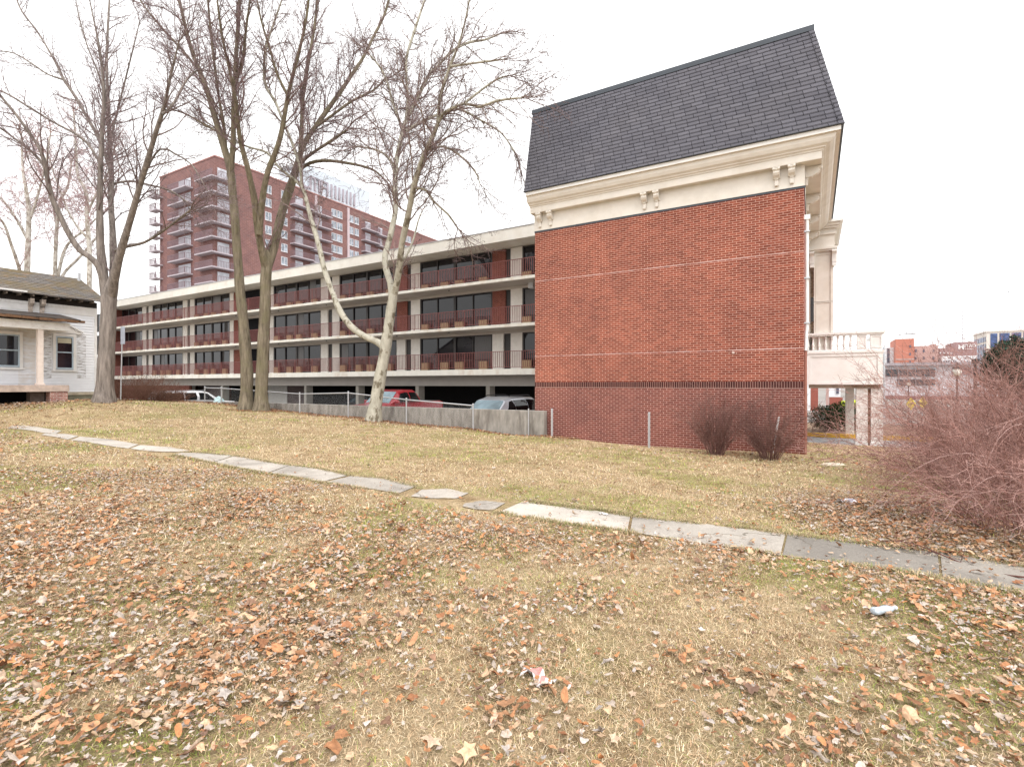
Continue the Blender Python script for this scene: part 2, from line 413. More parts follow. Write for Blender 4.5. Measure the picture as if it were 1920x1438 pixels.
# portico: entablature, panelled pier, capital blocks
m = MB()
for off, z0_, z1_, mi in ((.0, 7.45, 7.52, 0), (.06, 7.52, 7.60, 0), (-.04, 7.60, 8.12, 0), (.03, 8.12, 8.20, 0), (-.01, 8.20, 8.36, 0), (.10, 8.36, 8.44, 0), (.16, 8.44, 8.56, 0), (.25, 8.56, 8.66, 1)):
    m.box(.012, 1.02+off, 8.34-off, 12.4+off, z0_, z1_, mi)
m.build('portico_entablature', [CREAM, CREAMW], gb)
MB().tube([(.8, 8.9, 8.66), (.8, 8.9, 8.80), (.8, 8.9, 9.0)], [.10, .085, .05], 8).build('roof_flashing', ROOFMETAL, gb)
def panel_pier(x0, x1, y0, y1, z0, z1, name, mat, rows=2, ins=.09):
    mm = MB(); mm.box(x0, x1, y0, y1, z0, z1)
    zz = [z0+.1+(z1-z0-.2)*k/rows for k in range(rows+1)]
    for k in range(rows):
        a0, a1, c0, c1 = x0+ins, x1-ins, zz[k]+.06, zz[k+1]-.06
        for q in ((x0, a0-.02, zz[k]-.02, zz[k+1]+.02), (a1+.02, x1, zz[k]-.02, zz[k+1]+.02)): mm.box(q[0], q[1], y0-.022, y0-.001, q[2], q[3])
        mm.box(a0-.02, a1+.02, y0-.022, y0-.001, zz[k]-.02, c0-.02); mm.box(a0-.02, a1+.02, y0-.022, y0-.001, c1+.02, zz[k+1]+.02)
        mm.box(a0-.02, a0, y0-.034, y0-.0225, c0-.02, c1+.02); mm.box(a1, a1+.02, y0-.034, y0-.0225, c0-.02, c1+.02)
    return mm.build(name, mat, gb)
a0, _ = G.onb(1526, 560, 8.45); a1, _ = G.onb(1562, 560, 8.45)
panel_pier(a0, a1, 8.45, 9.05, 3.30, 7.45, 'portico_pier', CREAM, 2)
for a in (a0-.16, a1-.04):
    mm = MB(); mm.prism([(0, 0), (-.30, 0), (-.30, -.06), (-.16, -.14), (-.13, -.46), (-.10, -.5), (0, -.5)], 'x', 0, .17); mm.box(.01, .16, -.135, -.002, -.62, -.502)
    o = mm.build('capital_bracket', CREAMW, gb); o.location = (a, 8.47, 7.44)
# cream bay behind the pier with an arched dark window
m = MB(); m.box(.013, .12, 8.62, 8.72, 3.3, 7.44); m.box(.36, .80, 9.1, 9.2, 3.3, 7.44); m.box(.12, .36, 8.66, 8.74, 6.75, 7.44); m.box(.12, .36, 8.66, 8.74, 3.3, 3.6); m.build('bay_wall', CREAM, gb)
m = MB(); m.box(.12, .36, 8.76, 8.80, 3.6, 6.75); bw = m.build('bay_window', mat_glass('lace_glass', (.05, .045, .05), .1), gb)
LACE = mat_plain('lace', (.50, .43, .33), .9, .5, 14)
MB().box(.12, .36, 8.735, 8.757, 5.62, 6.75).build('lace_curtain', LACE, bw); MB().box(.12, .36, 8.735, 8.757, 3.75, 4.6).build('lace_curtain', LACE, bw)

# balcony over the drive
ab = 2.58
balc = MB(); balc.box(.02, ab, 8.30, 12.9, 1.95, 3.22); bal = balc.build('balcony', CREAMW, gb, bev=.008)
m = MB()
m.box(.012, ab+.05, 8.25, 12.95, 3.222, 3.31); m.box(.012, ab+.02, 8.28, 12.92, 3.16, 3.219)
for q in ((.02, .14, 1.95, 3.158), (ab-.17, ab+.004, 1.95, 3.158), (.142, ab-.172, 1.95, 2.03), (.142, ab-.172, 3.09, 3.158)): m.box(q[0], q[1], 8.272, 8.298, q[2], q[3])
m.build('panel_moulding', CREAMW, bal)
m = MB(); m.box(.03, ab+.075, 8.245, 8.50, 3.99, 4.07); m.box(.03, ab+.04, 8.28, 8.47, 3.93, 3.988); m.box(ab-.18, ab+.075, 8.502, 12.9, 3.99, 4.07)
m.build('rail', CREAMW, bal)
MB().box(.03, ab-.02, 8.31, 8.44, 3.312, 3.37).build('bottom_rail', CREAMW, bal)
bp = [(.045, 0), (.045, .05), (.03, .07), (.05, .14), (.055, .2), (.04, .3), (.027, .42), (.03, .46), (.045, .48), (.045, .56)]
for px in (1515, 1524.5, 1536, 1548, 1559.5, 1571, 1582.7, 1594.8):
    a, _ = G.onb(px, 650, 8.375)
    MB().lathe((a, 8.375, 3.371), bp, 10).build('baluster', CREAMW, bal, smooth=True)
for p0, p1 in ((1607, 1625), (1632, 1654)):
    a0, _ = G.onb(p0, 650, 8.30); a1, _ = G.onb(p1, 650, 8.30)
    mm = MB(); mm.box(a0, a1, 8.32, 8.60, 3.371, 3.93)
    for q in ((a0, a0+.05, 3.40, 3.90), (a1-.05, a1, 3.40, 3.90), (a0+.051, a1-.051, 3.40, 3.45), (a0+.051, a1-.051, 3.85, 3.90)): mm.box(q[0], q[1], 8.302, 8.318, q[2], q[3])
    mm.build('pedestal', CREAMW, bal)
for k in range(16): MB().lathe((ab-.06, 8.9+k*.24, 3.312), [(r, z*1.1) for r, z in bp], 8).build('baluster', CREAMW, bal, smooth=True)
MB().box(.06, ab-.06, 8.36, 12.8, 1.80, 1.949).build('ceiling_beam', mat_plain('soffit_brown', (.30, .24, .19), .8), bal)
# paired posts with peeling paint under the balcony
for p0, p1, mt, nm in ((1605.5, 1627, PEEL, 'porch_post'), (1633, 1656, PEEL, 'porch_post')):
    a0, _ = G.onb(p0, 780, 8.40); a1, _ = G.onb(p1, 780, 8.40)
    mm = MB(); mm.box(a0, a1, 8.40, 8.75, -.62, 1.80); o = mm.build(nm, mt, gb)
    MB().box(a0-.04, a1+.012, 8.36, 8.79, -.62, -.36).build('post_base', PEEL, o)
a0, _ = G.onb(1627, 780, 8.40); a1, _ = G.onb(1633, 780, 8.40)
MB().box(a0+.003, a1-.003, 8.46, 8.7, -.6, 1.79).build('rotten_post', ROTW, gb)
a0, _ = G.onb(1600, 725, 8.30)
m = MB()
for k in range(14):
    x = a0+(ab-a0)*k/14; m.box(x, x+(ab-a0)/14*.96, 8.262-random.random()*.02, 8.45, 1.905+random.uniform(-.03, .02), 1.949)
m.build('rotten_edge', ROTW, bal)
a0, _ = G.onb(1585.5, 780, 12.2); a1, _ = G.onb(1601.5, 780, 12.2)
MB().box(a0, a1, 12.2, 12.6, -.6, 1.80).build('far_post', CREAM, gb, bev=.01)
# ------------------------------------------------------------------ motel wing
RAILM = mat_plain('oxblood_rail', (.20, .062, .055), .5, .15, 4)
ACM = None
def mat_ac():
    m, nt, b = new_mat('tan_air_conditioner'); v = coords(nt)
    w = N(nt, 'ShaderNodeTexWave'); w.wave_type = 'BANDS'; w.bands_direction = 'X'; w.inputs['Scale'].default_value = 5.5; L(nt, v, w.inputs['Vector'])
    c = ramp(nt, w.outputs['Fac'], [(.2, (.28, .19, .105)), (.6, (.44, .31, .185))]); L(nt, c, b.inputs['Base Color']); b.inputs['Roughness'].default_value = .7
    return m
ACM = mat_ac()
PANEL = mat_plain('white_stucco_panel', (.74, .71, .66), .9, .06, 5, dirt=(.5, .45, .38), dirt_amt=.3, bumps=.2)
MBR = mat_brick('motel_brick', (.15, .04, .028), (.22, .06, .042), (.34, .19, .15))
CURT = mat_plain('dim_curtain', (.085, .08, .08), .35, .3, 8, stretch=(8, 1, .2))
FRAME = mat_plain('bronze_window_frame', (.03, .026, .025), .5)
WINM = mat_glass('motel_glass', (.011, .010, .013), .03, .5)
SLABM = mat_plain('balcony_concrete', (.72, .69, .62), .8, .06, 2, dirt=(.42, .25, .12), dirt_amt=.45, dirt_scale=1.6, stretch=(1, 1, .4), bumps=.08)
mo = framed('motel_building', 'long three storey motel wing with concrete balconies, oxblood railings and open garage below', 'motel', M)
LX, RX, BD = -53.0, 3.2, 14.0                        # extent along the facade, depth
SB = 1.45                                            # balcony depth
ZT = [E+.90, E+3.455, E+6.09]                        # tops of the three balcony slabs
ZR0, ZR1 = E+8.23, E+8.88
m = MB(); m.box(LX, RX, 0, BD, ZR0, ZR1); m.build('roof', CONC, mo)
MB().box(LX-.03, RX, -.03, .12, ZR1+.002, ZR1+.05).build('roof_edge', mat_plain('grey_edge_metal', (.42, .42, .43), .5), mo)
for k, z in enumerate(ZT):
    t = .34 if k == 0 else .17
    o = MB().box(LX, RX, 0, BD, z-t, z).build('balcony_slab', SLABM, mo)
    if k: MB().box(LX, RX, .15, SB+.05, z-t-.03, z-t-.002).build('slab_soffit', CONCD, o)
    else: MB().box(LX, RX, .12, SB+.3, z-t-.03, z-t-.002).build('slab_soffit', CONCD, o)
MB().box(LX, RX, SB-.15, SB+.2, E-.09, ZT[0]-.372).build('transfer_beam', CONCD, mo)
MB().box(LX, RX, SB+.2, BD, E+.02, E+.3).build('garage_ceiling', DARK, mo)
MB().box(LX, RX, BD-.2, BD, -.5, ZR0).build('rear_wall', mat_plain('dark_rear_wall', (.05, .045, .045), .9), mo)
MB().box(LX, LX+.25, .02, BD-.21, -.5, ZR0-.002).build('end_wall', MBR, mo)
# bays read off along the facade: (left px, right px) of the glazing on the middle floor
def A_(px): return M.onb(px, 640, SB)[0]
glaz = [(1089, 981), (922, 789), (743, 637.5), (601, 514), (430.5, 365.5), (342.5, 286.7), (266.6, 217), (197, 140)]
rail_m = {}
def bay(zf, zc, aL, aR, k, fl):
    w = MB()
    for q in range(4):
        xa, xb = aL+(aR-aL)*q/4, aL+(aR-aL)*(q+1)/4; ya, yb = SB+.075+random.uniform(-.012, .012), SB+.075+random.uniform(-.012, .012); w.face([(xa, ya, zf+.05), (xb, yb, zf+.05), (xb, yb+random.uniform(-.008, .008), zc), (xa, ya, zc)])
    o = w.build('window', WINM, mo)
    fr = MB(); n = 4
    xs = [aL+(aR-aL)*t for t in (0, .25, .5, .75, 1)]
    for i, x in enumerate(xs):
        hw = .05 if i in (0, 4) else (.09 if i == 2 else .03)
        fr.box(x-hw, x+hw, SB+.0, SB+.058, zf+.05, zc)
    fr.box(aL, aR, SB+.005, SB+.057, zc-.07, zc-.001); fr.box(aL, aR, SB+.005, SB+.057, zf+.02, zf+.10); fr.box(aL, aR, SB+.01, SB+.055, zf+.62, zf+.66)
    fr.build('window_frame', FRAME, o)
    if random.random() < .55:
        q = random.randrange(4); xa, xb = aL+(aR-aL)*q/4+.1, aL+(aR-aL)*(q+random.choice((.5, .9)))/4+.1
        MB().box(xa, xb, SB+.0585, SB+.062, zf+.1, zc-.08).build('curtain', CURT, o)
    return o
def acs(zf, aL, aR):
    wd = (aR-aL)
    for t in (.085, .375, .58, .905):
        x = aL+wd*t
        MB().box(x-.30, x+.30, SB-.20, SB-.002, zf+.03, zf+.54).build('air_conditioner', ACM, mo, bev=.012)
for fl, z in enumerate(ZT):
    zc = (ZR0 if fl == 2 else ZT[fl+1]-.17)
    zh = zc-(.03 if fl == 2 else .2)
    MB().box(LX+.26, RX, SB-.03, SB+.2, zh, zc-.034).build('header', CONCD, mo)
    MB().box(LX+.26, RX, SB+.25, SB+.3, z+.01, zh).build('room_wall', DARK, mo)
    prev = None
    for k, (p1, p0) in enumerate(glaz):
        aL, aR = A_(p0), A_(p1)
        bay(z, zh, aL, aR, k, fl)
        if k < 7: acs(z, aL, aR)
        # wall pieces between this bay and the next one on the left
        if k+1 < len(glaz):
            nR = A_(glaz[k+1][0]); g = aL-nR
            if k == 1 and False: pass
            brick = (k in (0, 1) and fl > 0)
            if k == 3:                                 # stair opening between the third and fourth bays
                MB().box(aL-.62, aL-.06, SB-.02, SB+.2, z+.002, zh-.002).build('wall_panel', PANEL, mo)
                MB().box(nR+.06, nR+.62, SB-.02, SB+.2, z+.002, zh-.002).build('wall_panel', PANEL, mo)
                MB().box(nR+.63, nR+1.6, SB+.02, SB+.2, z+.002, zh-.002).build('brick_panel', MBR, mo)
                continue
            pw = g*.36
            MB().box(aL-.055-pw, aL-.055, SB-.02, SB+.2, z+.002, zh-.002).build('wall_panel', PANEL, mo)
            if brick:
                MB().box(nR+.055, nR+.055+g*.42, SB-.0, SB+.2, z+.002, zh-.002).build('brick_panel', MBR, mo)
            else:
                MB().box(nR+.055, nR+.055+pw, SB-.02, SB+.2, z+.002, zh-.002).build('wall_panel', PANEL, mo)
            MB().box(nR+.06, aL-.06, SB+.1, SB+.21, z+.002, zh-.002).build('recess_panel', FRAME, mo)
    # railing of this storey
    r = MB(); yr = .10; h = 1.02
    r.box(LX+.05, RX, yr-.022, yr+.022, z+h-.03, z+h); r.box(LX+.05, RX, yr-.015, yr+.015, z+.09, z+.115)
    x = LX+.1; i = 0
    while x < RX:
        if i % 16 == 0: r.box(x-.022, x+.022, yr-.021, yr+.021, z, z+h-.031)
        else: r.box(x-.012, x+.012, yr-.012, yr+.012, z+.116, z+h-.031)
        x += .125; i += 1
    r.build('railing', RAILM, mo)
    # drain spouts under the slab edge
    if fl:
        for px in (1000, 840, 742, 610, 520, 440):
            a = M.onb(px, 600, .4)[0]
            MB().tube([(a, .5, z-.24), (a, .5, z-.16)], .05, 8).build('drain_spout', BLACK, mo)
# garage columns and odd walls
COLM = mat_plain('garage_column_paint', (.42, .39, .34), .85, .1, 3)
for px in (920.5, 788.5, 676.5, 579.5, 423, 360):
    a = M.onb(px, 740, SB+.3)[0]
    MB().box(a-.14, a+.14, SB-.05, SB+.55, -.5, E-.092).build('garage_column', COLM, mo)
a0 = M.onb(503, 740, 4)[0]; a1 = M.onb(538, 740, 4)[0]; a2 = M.onb(578, 740, 4)[0]
MB().box(a0, a1, 4, 4.2, -.5, E+.019).build('garage_wall', PANEL, mo)
MB().box(a1+.002, a2, 4.05, 4.25, -.5, E+.019).build('garage_wall', mat_plain('brown_garage_wall', (.16, .12, .11), .9), mo)
a0 = M.onb(205, 720, SB+.2)[0]; a1 = M.onb(362, 720, SB+.2)[0]
MB().box(a0, a1, SB-.149, SB+.1, -.5, E-.092).build('garage_wall', MBR, mo)
a0 = M.onb(372, 740, 3)[0]; a1 = M.onb(415, 740, 3)[0]
MB().box(a0, a1, 3, 3.2, -.5, E+.019).build('garage_wall', mat_plain('brown_garage_wall', (.16, .12, .11), .9), mo)
m = MB(); a = M.onb(995, 528, .9)[0]; m.box(a-.12, a+.2, .8, 1.1, ZT[2]-.55, ZT[2]-.21); m.build('flood_light', mat_plain('grey_metal_box', (.5, .5, .5), .5), mo)
# low parapet box of the roof beyond the trunk
MB().box(LX+1, LX+5, 3, 8, ZR1+.002, ZR1+.7).build('roof_box', CONC, mo)

# ------------------------------------------------------------------ brick apartment tower
TB = mat_brick('tower_brick', (.20, .10, .09), (.24, .122, .112), (.29, .19, .18), axis='sum', w=.8, h=.27, mort=.03)  # brick lightened so that its colour carries the distance haze
BALM = mat_plain('tower_balcony_slab', (.44, .39, .42), .8, .1, 2)
TRM = mat_plain('tower_rail', (.22, .15, .17), .6)
WFR = mat_plain('tower_window_frame', (.62, .61, .63), .5)
TGL = mat_glass('tower_glass', (.25, .28, .33), .05, .8)
TDR = mat_plain('tower_door_blinds', (.52, .53, .58), .4, .25, .6)
cz = 95.0; T = Frame((402.7-HX)/F*cz, cz, .8623, -.5063)
tw = framed('apartment_tower', 'tall red brick apartment tower with corner balconies standing behind the motel', 'apartment tower', T)
ZTOP = E+(HY-293.6)*cz/F
LW = 19.7; RW = 66.0
MB().box(-LW, 0, 0, RW, -1, ZTOP).build('tower_wall', TB, tw)
MB().box(-LW-.1, .1, -.1, RW+.1, ZTOP+.002, ZTOP+.25).build('parapet_cap', mat_plain('parapet_stone', (.36, .18, .16), .8), tw)
FH = 28.0*cz/F
# penthouse with roof sign
b0 = T.ona(566, 350, -6)[0]; b1 = T.ona(693, 370, -6)[0]
_, zp = T.ona(693, 361, -6)
PW = mat_plain('penthouse_white', (.56, .62, .68), .6, .03, .6)
ph = MB().box(-14, -6, b0, b1, ZTOP+.26, zp).build('penthouse', PW, tw)
sg = MAT_SIGN = mat_plain('sign_letters', (.36, .33, .37), .6)
nl = 13; s0 = T.ona(574, 345, -5.9)[0]; s1 = T.ona(664, 345, -5.9)[0]
for k, ch in enumerate('UITTFIIIIIIII'):
    o = text_mesh(ch, 4.6, .12, sg, 'sign_letter', ph, 'CENTER', (-5.85, s0+(s1-s0)*k/(nl-1), zp-5.3), (math.pi/2, 0, math.pi/2))
fl0 = ZTOP-1.2-FH
def t_balcony(poly_a, poly_b, z, door):
    pass
def slab_rail(x0, x1, y0, y1, z, sides):
    o = MB().box(x0, x1, y0, y1, z-.22, z).build('balcony', BALM, tw)
    r = MB(); h = 1.1
    segs = []
    if 'f' in sides: segs.append(((x0, y0+.05), (x1, y0+.05)))
    if 'r' in sides: segs.append(((x1-.05, y0), (x1-.05, y1)))
    if 'l' in sides: segs.append(((x0+.05, y0), (x0+.05, y1)))
    if 'b' in sides: segs.append(((x0, y1-.05), (x1, y1-.05)))
    for p, q in segs:
        r.bar((p[0], p[1], z+h), (q[0], q[1], z+h), .07); n = max(2, int(math.hypot(q[0]-p[0], q[1]-p[1])/.28))
        for i in range(n+1):
            t = i/n; x = p[0]+(q[0]-p[0])*t; y = p[1]+(q[1]-p[1])*t; r.bar((x, y, z+.002), (x, y, z+h-.04), .055)
    r.build('balcony_rail', TRM, o)
    return o
NF = 11
for k in range(NF):
    z = fl0-k*FH
    # corner balcony wrapping the near corner: two slabs butted
    o = slab_rail(-4.6, 1.25, -1.25, -.002, z, 'fl'); slab_rail(.002, 1.25, .0, 3.3, z, 'rb')
    MB().box(.003, .03, .5, 2.7, z+.02, z+2.1).build('balcony_door', TDR, tw)
    x0 = T.onb(329, 500, 0)[0]; x1 = T.onb(362, 500, 0)[0]
    slab_rail(x0, x1, -1.5, -.002, z-.35, 'flr')
    MB().box(x0+1.2, x1-.8, -.03, -.003, z-.33, z+1.75).build('balcony_door', TDR, tw)
    slab_rail(-LW-1.4, -LW+1.3, -1.4, -.002, z-.1, 'flr')
    # street face: windows and stacked balconies
    for pl, pr in ((497.5, 508), (527.5, 538), (621.8, 630), (632, 641), (654, 662), (665, 672), (757, 762), (764, 770)):
        bl = T.ona(pl, 450, 0)[0]; br = T.ona(pr, 450, 0)[0]
        if (HY-E*0)-(HY) and 0: pass
        if pl > 750 and k > 2: continue
        if pl > 615 and k > 5: continue
        o = MB().box(.003, .05, bl, br, z+.7, z+2.15).build('window', TGL, tw)
        f = MB(); mid = (bl+br)/2
        f.box(.004, .09, bl-.07, bl-.001, z+.6, z+2.25); f.box(.004, .09, br+.001, br+.07, z+.6, z+2.25); f.box(.004, .09, bl, br, z+2.151, z+2.25); f.box(.004, .12, bl-.1, br+.1, z+.5, z+.698); f.box(.051, .08, mid-.05, mid+.05, z+.7, z+2.15)
        f.build('window_frame', WFR, o)
    for pl, pr, dz in ((548, 586, 0), (585.5, 620, -.3), (681, 709, 0), (708, 728, -.3)):
        if pl > 670 and k > 4: continue
        bl = T.ona(pl, 450, .7)[0]; br = T.ona(pr, 450, .7)[0]
        slab_rail(.002, 1.4, bl, br, z+dz, 'rfb')
        MB().box(.003, .03, bl+(br-bl)*.25, bl+(br-bl)*.62, z+dz+.02, z+dz+2.1).build('balcony_door', TDR, tw)
for px in (592, 652.5):
    b = T.ona(px, 450, 0)[0]; MB().box(.003, .25, b-.3, b+.3, ZTOP-12, ZTOP-.2).build('downpipe', mat_plain('tower_pipe', (.52, .42, .44), .6), tw)
# ------------------------------------------------------------------ weathered white house: local x = along the facade towards us-left (d), local y = back
class HFrame(Frame): pass
H = Frame(-19.4, 24.0, -.5063, -.8623)                # x = -V (towards the camera), y = v = (.8623,-.5063): outwards to the right
def mat_clap():
    m, nt, b = new_mat('clapboard_white'); v = coords(nt)
    s = N(nt, 'ShaderNodeSeparateXYZ'); L(nt, v, s.inputs[0])
    n1 = noise(nt, mapping(nt, v, (1, 1, 3)), 1.3, 8, .7)
    n2 = noise(nt, mapping(nt, v, (2.5, 1, 14)), 1.6, 6, .7)
    c = ramp(nt, noise(nt, v, 3, 4), [(.3, (.82, .835, .87)), (.7, (.89, .90, .935))])
    # bare grey streaks beside the window where shutters hung: two bands along the facade
    def band(x0, x1):
        a = math_(nt, 'GREATER_THAN', s.outputs[0], x0); c_ = math_(nt, 'LESS_THAN', s.outputs[0], x1); return math_(nt, 'MULTIPLY', a, c_)
    zb = math_(nt, 'MULTIPLY', math_(nt, 'GREATER_THAN', s.outputs[2], 2.2), math_(nt, 'LESS_THAN', s.outputs[2], 4.2))
    bd = math_(nt, 'MULTIPLY', math_(nt, 'ADD', band(.42, .76), band(1.66, 2.05)), zb)
    f = math_(nt, 'MULTIPLY', bd, ramp(nt, n2, [(.47, (0,)*3), (.60, (.9,)*3)]))
    c = mix(nt, f, c, (.30, .27, .25))
    f2 = ramp(nt, n1, [(.60, (0,)*3), (.74, (.4,)*3)])
    c = mix(nt, f2, c, (.60, .56, .52))
    f3 = math_(nt, 'MULTIPLY', math_(nt, 'MULTIPLY', band(2.2, 2.75), math_(nt, 'LESS_THAN', s.outputs[2], 4.4)), ramp(nt, n1, [(.42, (0,)*3), (.6, (.75,)*3)]))
    c = mix(nt, f3, c, (.66, .58, .50))
    L(nt, c, b.inputs['Base Color']); b.inputs['Roughness'].default_value = .7
    bump(nt, b, n2, .2, .01); return m
CLAP = mat_clap()
def mat_mossroof():
    m, nt, b = new_mat('mossy_shingles'); v = coords(nt)
    t = N(nt, 'ShaderNodeTexBrick'); s = N(nt, 'ShaderNodeSeparateXYZ'); L(nt, v, s.inputs[0]); cx = N(nt, 'ShaderNodeCombineXYZ'); L(nt, s.outputs[0], cx.inputs[0]); L(nt, s.outputs[2], cx.inputs[1])
    L(nt, cx.outputs[0], t.inputs['Vector']); t.inputs['Scale'].default_value = 1; t.inputs['Brick Width'].default_value = .3; t.inputs['Row Height'].default_value = .08; t.inputs['Mortar Size'].default_value = .008
    t.inputs['Color1'].default_value = (.13, .115, .105, 1); t.inputs['Color2'].default_value = (.20, .18, .165, 1); t.inputs['Mortar'].default_value = (.05, .045, .04, 1)
    n1 = noise(nt, v, 1.1, 9, .68); n2 = noise(nt, mapping(nt, v, (1, 1, 1), (5, 2, 1)), 3.2, 8, .75)
    c = mix(nt, ramp(nt, n1, [(.44, (0,)*3), (.60, (.8,)*3)]), t.outputs[0], (.16, .115, .05))
    c = mix(nt, ramp(nt, n2, [(.56, (0,)*3), (.66, (.8,)*3)]), c, (.30, .17, .08))
    L(nt, c, b.inputs['Base Color']); b.inputs['Roughness'].default_value = .95; bump(nt, b, n2, .5, .03); return m
MOSS = mat_mossroof()
HBR = mat_brick('old_pier_brick', (.30, .11, .08), (.50, .27, .22), (.55, .48, .42), axis='sum', w=.21, h=.072, mort=.008)
ho = framed('clapboard_house', 'run-down white clapboard house with mossy roof and open porch', 'house', H)
EZ = E+3.76; BZ = 1.62; HL = 10.0
# body of boards: real lapped clapboards on the front
MB().box(0, HL, -6, -.05, .4, EZ).build('core_wall', WHITEP, ho)
m = MB(); z = BZ; k = 0
while z < EZ-.62:
    m.prism([(-.049, z), (0.022, z), (-.012, z+.125), (-.049, z+.125)], 'x', .10, HL)
    z += .125; k += 1
m.build('wall', CLAP, ho)
MB().box(0, .099, -.049, .03, BZ-.02, EZ-.6).build('corner_board', WHITEP, ho)
MB().box(-.02, HL, -.049, .035, BZ-.14, BZ-.002).build('skirt_board', mat_plain('stained_board', (.60, .55, .45), .8, .2, 6, dirt=(.3, .2, .1), dirt_amt=.7), ho)
MB().box(.02, HL, -.15, -.02, .5, BZ-.142).build('foundation', mat_plain('mossy_block', (.22, .21, .15), .9, .25, 5, bumps=.4), ho)
# frieze with scalloped trim, eave with bare rafters
MB().box(0, HL, -.049, .03, EZ-.60, EZ-.22).build('frieze_board', WHITEP, ho)
m = MB(); x = .6
while x < HL:
    m.prism([(x, EZ-.22), (x+.13, EZ-.22), (x+.13, EZ-.28)]+[(x+.065+.065*math.cos(t), EZ-.29-.065*math.sin(t)) for t in (0, .6, 1.2, 1.9, 2.5, 3.14)], 'y', .032, .05); x += .135
m.build('scalloped_trim', WHITEP, ho)
for x in (2.0, 2.38): MB().prism([(.031, EZ-.1), (.30, EZ-.1), (.28, EZ-.3), (.12, EZ-.45), (.08, EZ-.72), (.031, EZ-.75)], 'x', x-.07, x+.07).build('eave_bracket', mat_plain('flaking_bracket', (.50, .42, .36), .9, .5, 9), ho)
MB().box(.0, HL, -.049, .02, EZ-.219, EZ+.05).build('dark_eave', mat_plain('dark_eave_wood', (.025, .02, .018), .95), ho)  # near-black strip along the wall top, below the rafters
m = MB(); x = .25
while x < HL: m.box(x, x+.05, -.04, .42, EZ-.03, EZ+.07); x += .42
m.build('rafter_tail', mat_plain('grey_rafters', (.22, .18, .15), .9, .3), ho)
RZ = E+5.22; RB = -2.5
m = MB()
n = 14
for k in range(n):
    t0, t1 = k/n, (k+1)/n
    y0, y1 = .48+(RB-.48)*t0, .48+(RB-.48)*t1; za, zb = EZ+.08+(RZ-EZ-.08)*t0, EZ+.08+(RZ-EZ-.08)*t1
    j = random.uniform(-.03, .03) if k == 0 else 0
    m.face([(-.25, y0, za+.02), (HL, y0, za+.02), (HL, y1, zb), (-.25, y1, zb)]); m.face([(-.25, y1, zb), (HL, y1, zb), (HL, y1, zb+.02), (-.25, y1, zb+.02)])
m.face([(-.25, RB, RZ), (HL, RB, RZ), (HL, -6.4, EZ-.7), (-.25, -6.4, EZ-.7)])
rfh = m.build('roof', MOSS, ho, fix=False)
m = MB(); x = -.2
while x < HL:
    w = random.uniform(.1, .3); m.box(x, x+w, .46, .48+random.uniform(.0, .05), EZ+.03+random.uniform(0, .03), EZ+.095); x += w
m.build('roof_edge', mat_plain('ragged_roof_edge', (.10, .085, .075), .95, .4, 10), rfh)
MB().face([(-.02, -.05, EZ-.3), (-.02, RB, RZ-.05), (-.02, -6, EZ-.6), (-.02, -6, EZ-1), (-.02, -.05, EZ-1)]) 
m = MB(); m.prism([(-.02, EZ-.02), (RB, RZ-.06), (-5.98, EZ-.6), (-5.98, EZ-.9), (-.02, EZ-.9)], 'x', 0, .08); m.build('gable_wall', WHITEP, ho)
MB().tube([(-.1, -2.2, RZ-.6), (-.1, -2.2, RZ+.25)], .07, 8).build('vent_pipe', STEEL, rfh)
m = MB(); m.box(2.6, HL, .03, .5, EZ+.1, EZ+.16); m.build('gutter_remnant', WHITEP, ho)
# windows
BLUE = mat_plain('pale_blue_sash', (.44, .54, .63), .5, .08)
def sash_window(x0, x1, z0, z1, shade):
    o = MB().box(x0+.10, x1-.10, .034, .04, z0+.08, z1-.1).build('window', mat_glass('house_glass', (.012, .014, .022), .04, .6), ho)
    f = MB(); f.box(x0, x0+.10, .013, .08, z0, z1); f.box(x1-.10, x1, .013, .08, z0, z1); f.box(x0+.101, x1-.101, .013, .08, z1-.12, z1); f.box(x0-.05, x1+.05, .013, .12, z0-.06, z0-.001)
    f.build('window_frame', WHITEP, o)
    s = MB(); zm = (z0+z1)/2-.02
    for q in ((x0+.101, x0+.15), (x1-.15, x1-.101)): s.box(q[0], q[1], .041, .065, z0+.05, z1-.121)
    s.box(x0+.151, x1-.151, .041, .065, zm-.025, zm+.025); s.box(x0+.151, x1-.151, .041, .065, z0+.05, z0+.11); s.box(x0+.151, x1-.151, .041, .065, z1-.18, z1-.121)
    s.build('sash', BLUE, o)
    if shade:
        q = MB(); q.box(x0+.17, x1-.17, .0405, .044, z1-.42, z1-.2); q.build('roller_blind', mat_plain('parchment_blind', (.55, .52, .40), .8), o)
    return o
_, wz0 = H.onb(120, 694, .0); _, wz1 = H.onb(120, 626, .0)
sash_window(.80, 1.62, wz0, wz1, True)
sash_window(2.62, 3.85, wz0+.05, wz1-.05, False)
# pediment hood over the right window
m = MB(); m.prism([(.62, wz1+.02), (1.80, wz1+.02), (1.80, wz1+.08), (1.21, wz1+.42), (.62, wz1+.08)], 'y', .013, .10)
m.bar((.56, .13, wz1+.10), (1.21, .13, wz1+.47), .09, .06); m.bar((1.21, .13, wz1+.47), (1.86, .13, wz1+.10), .09, .06); m.build('window_hood', WHITEP, ho)
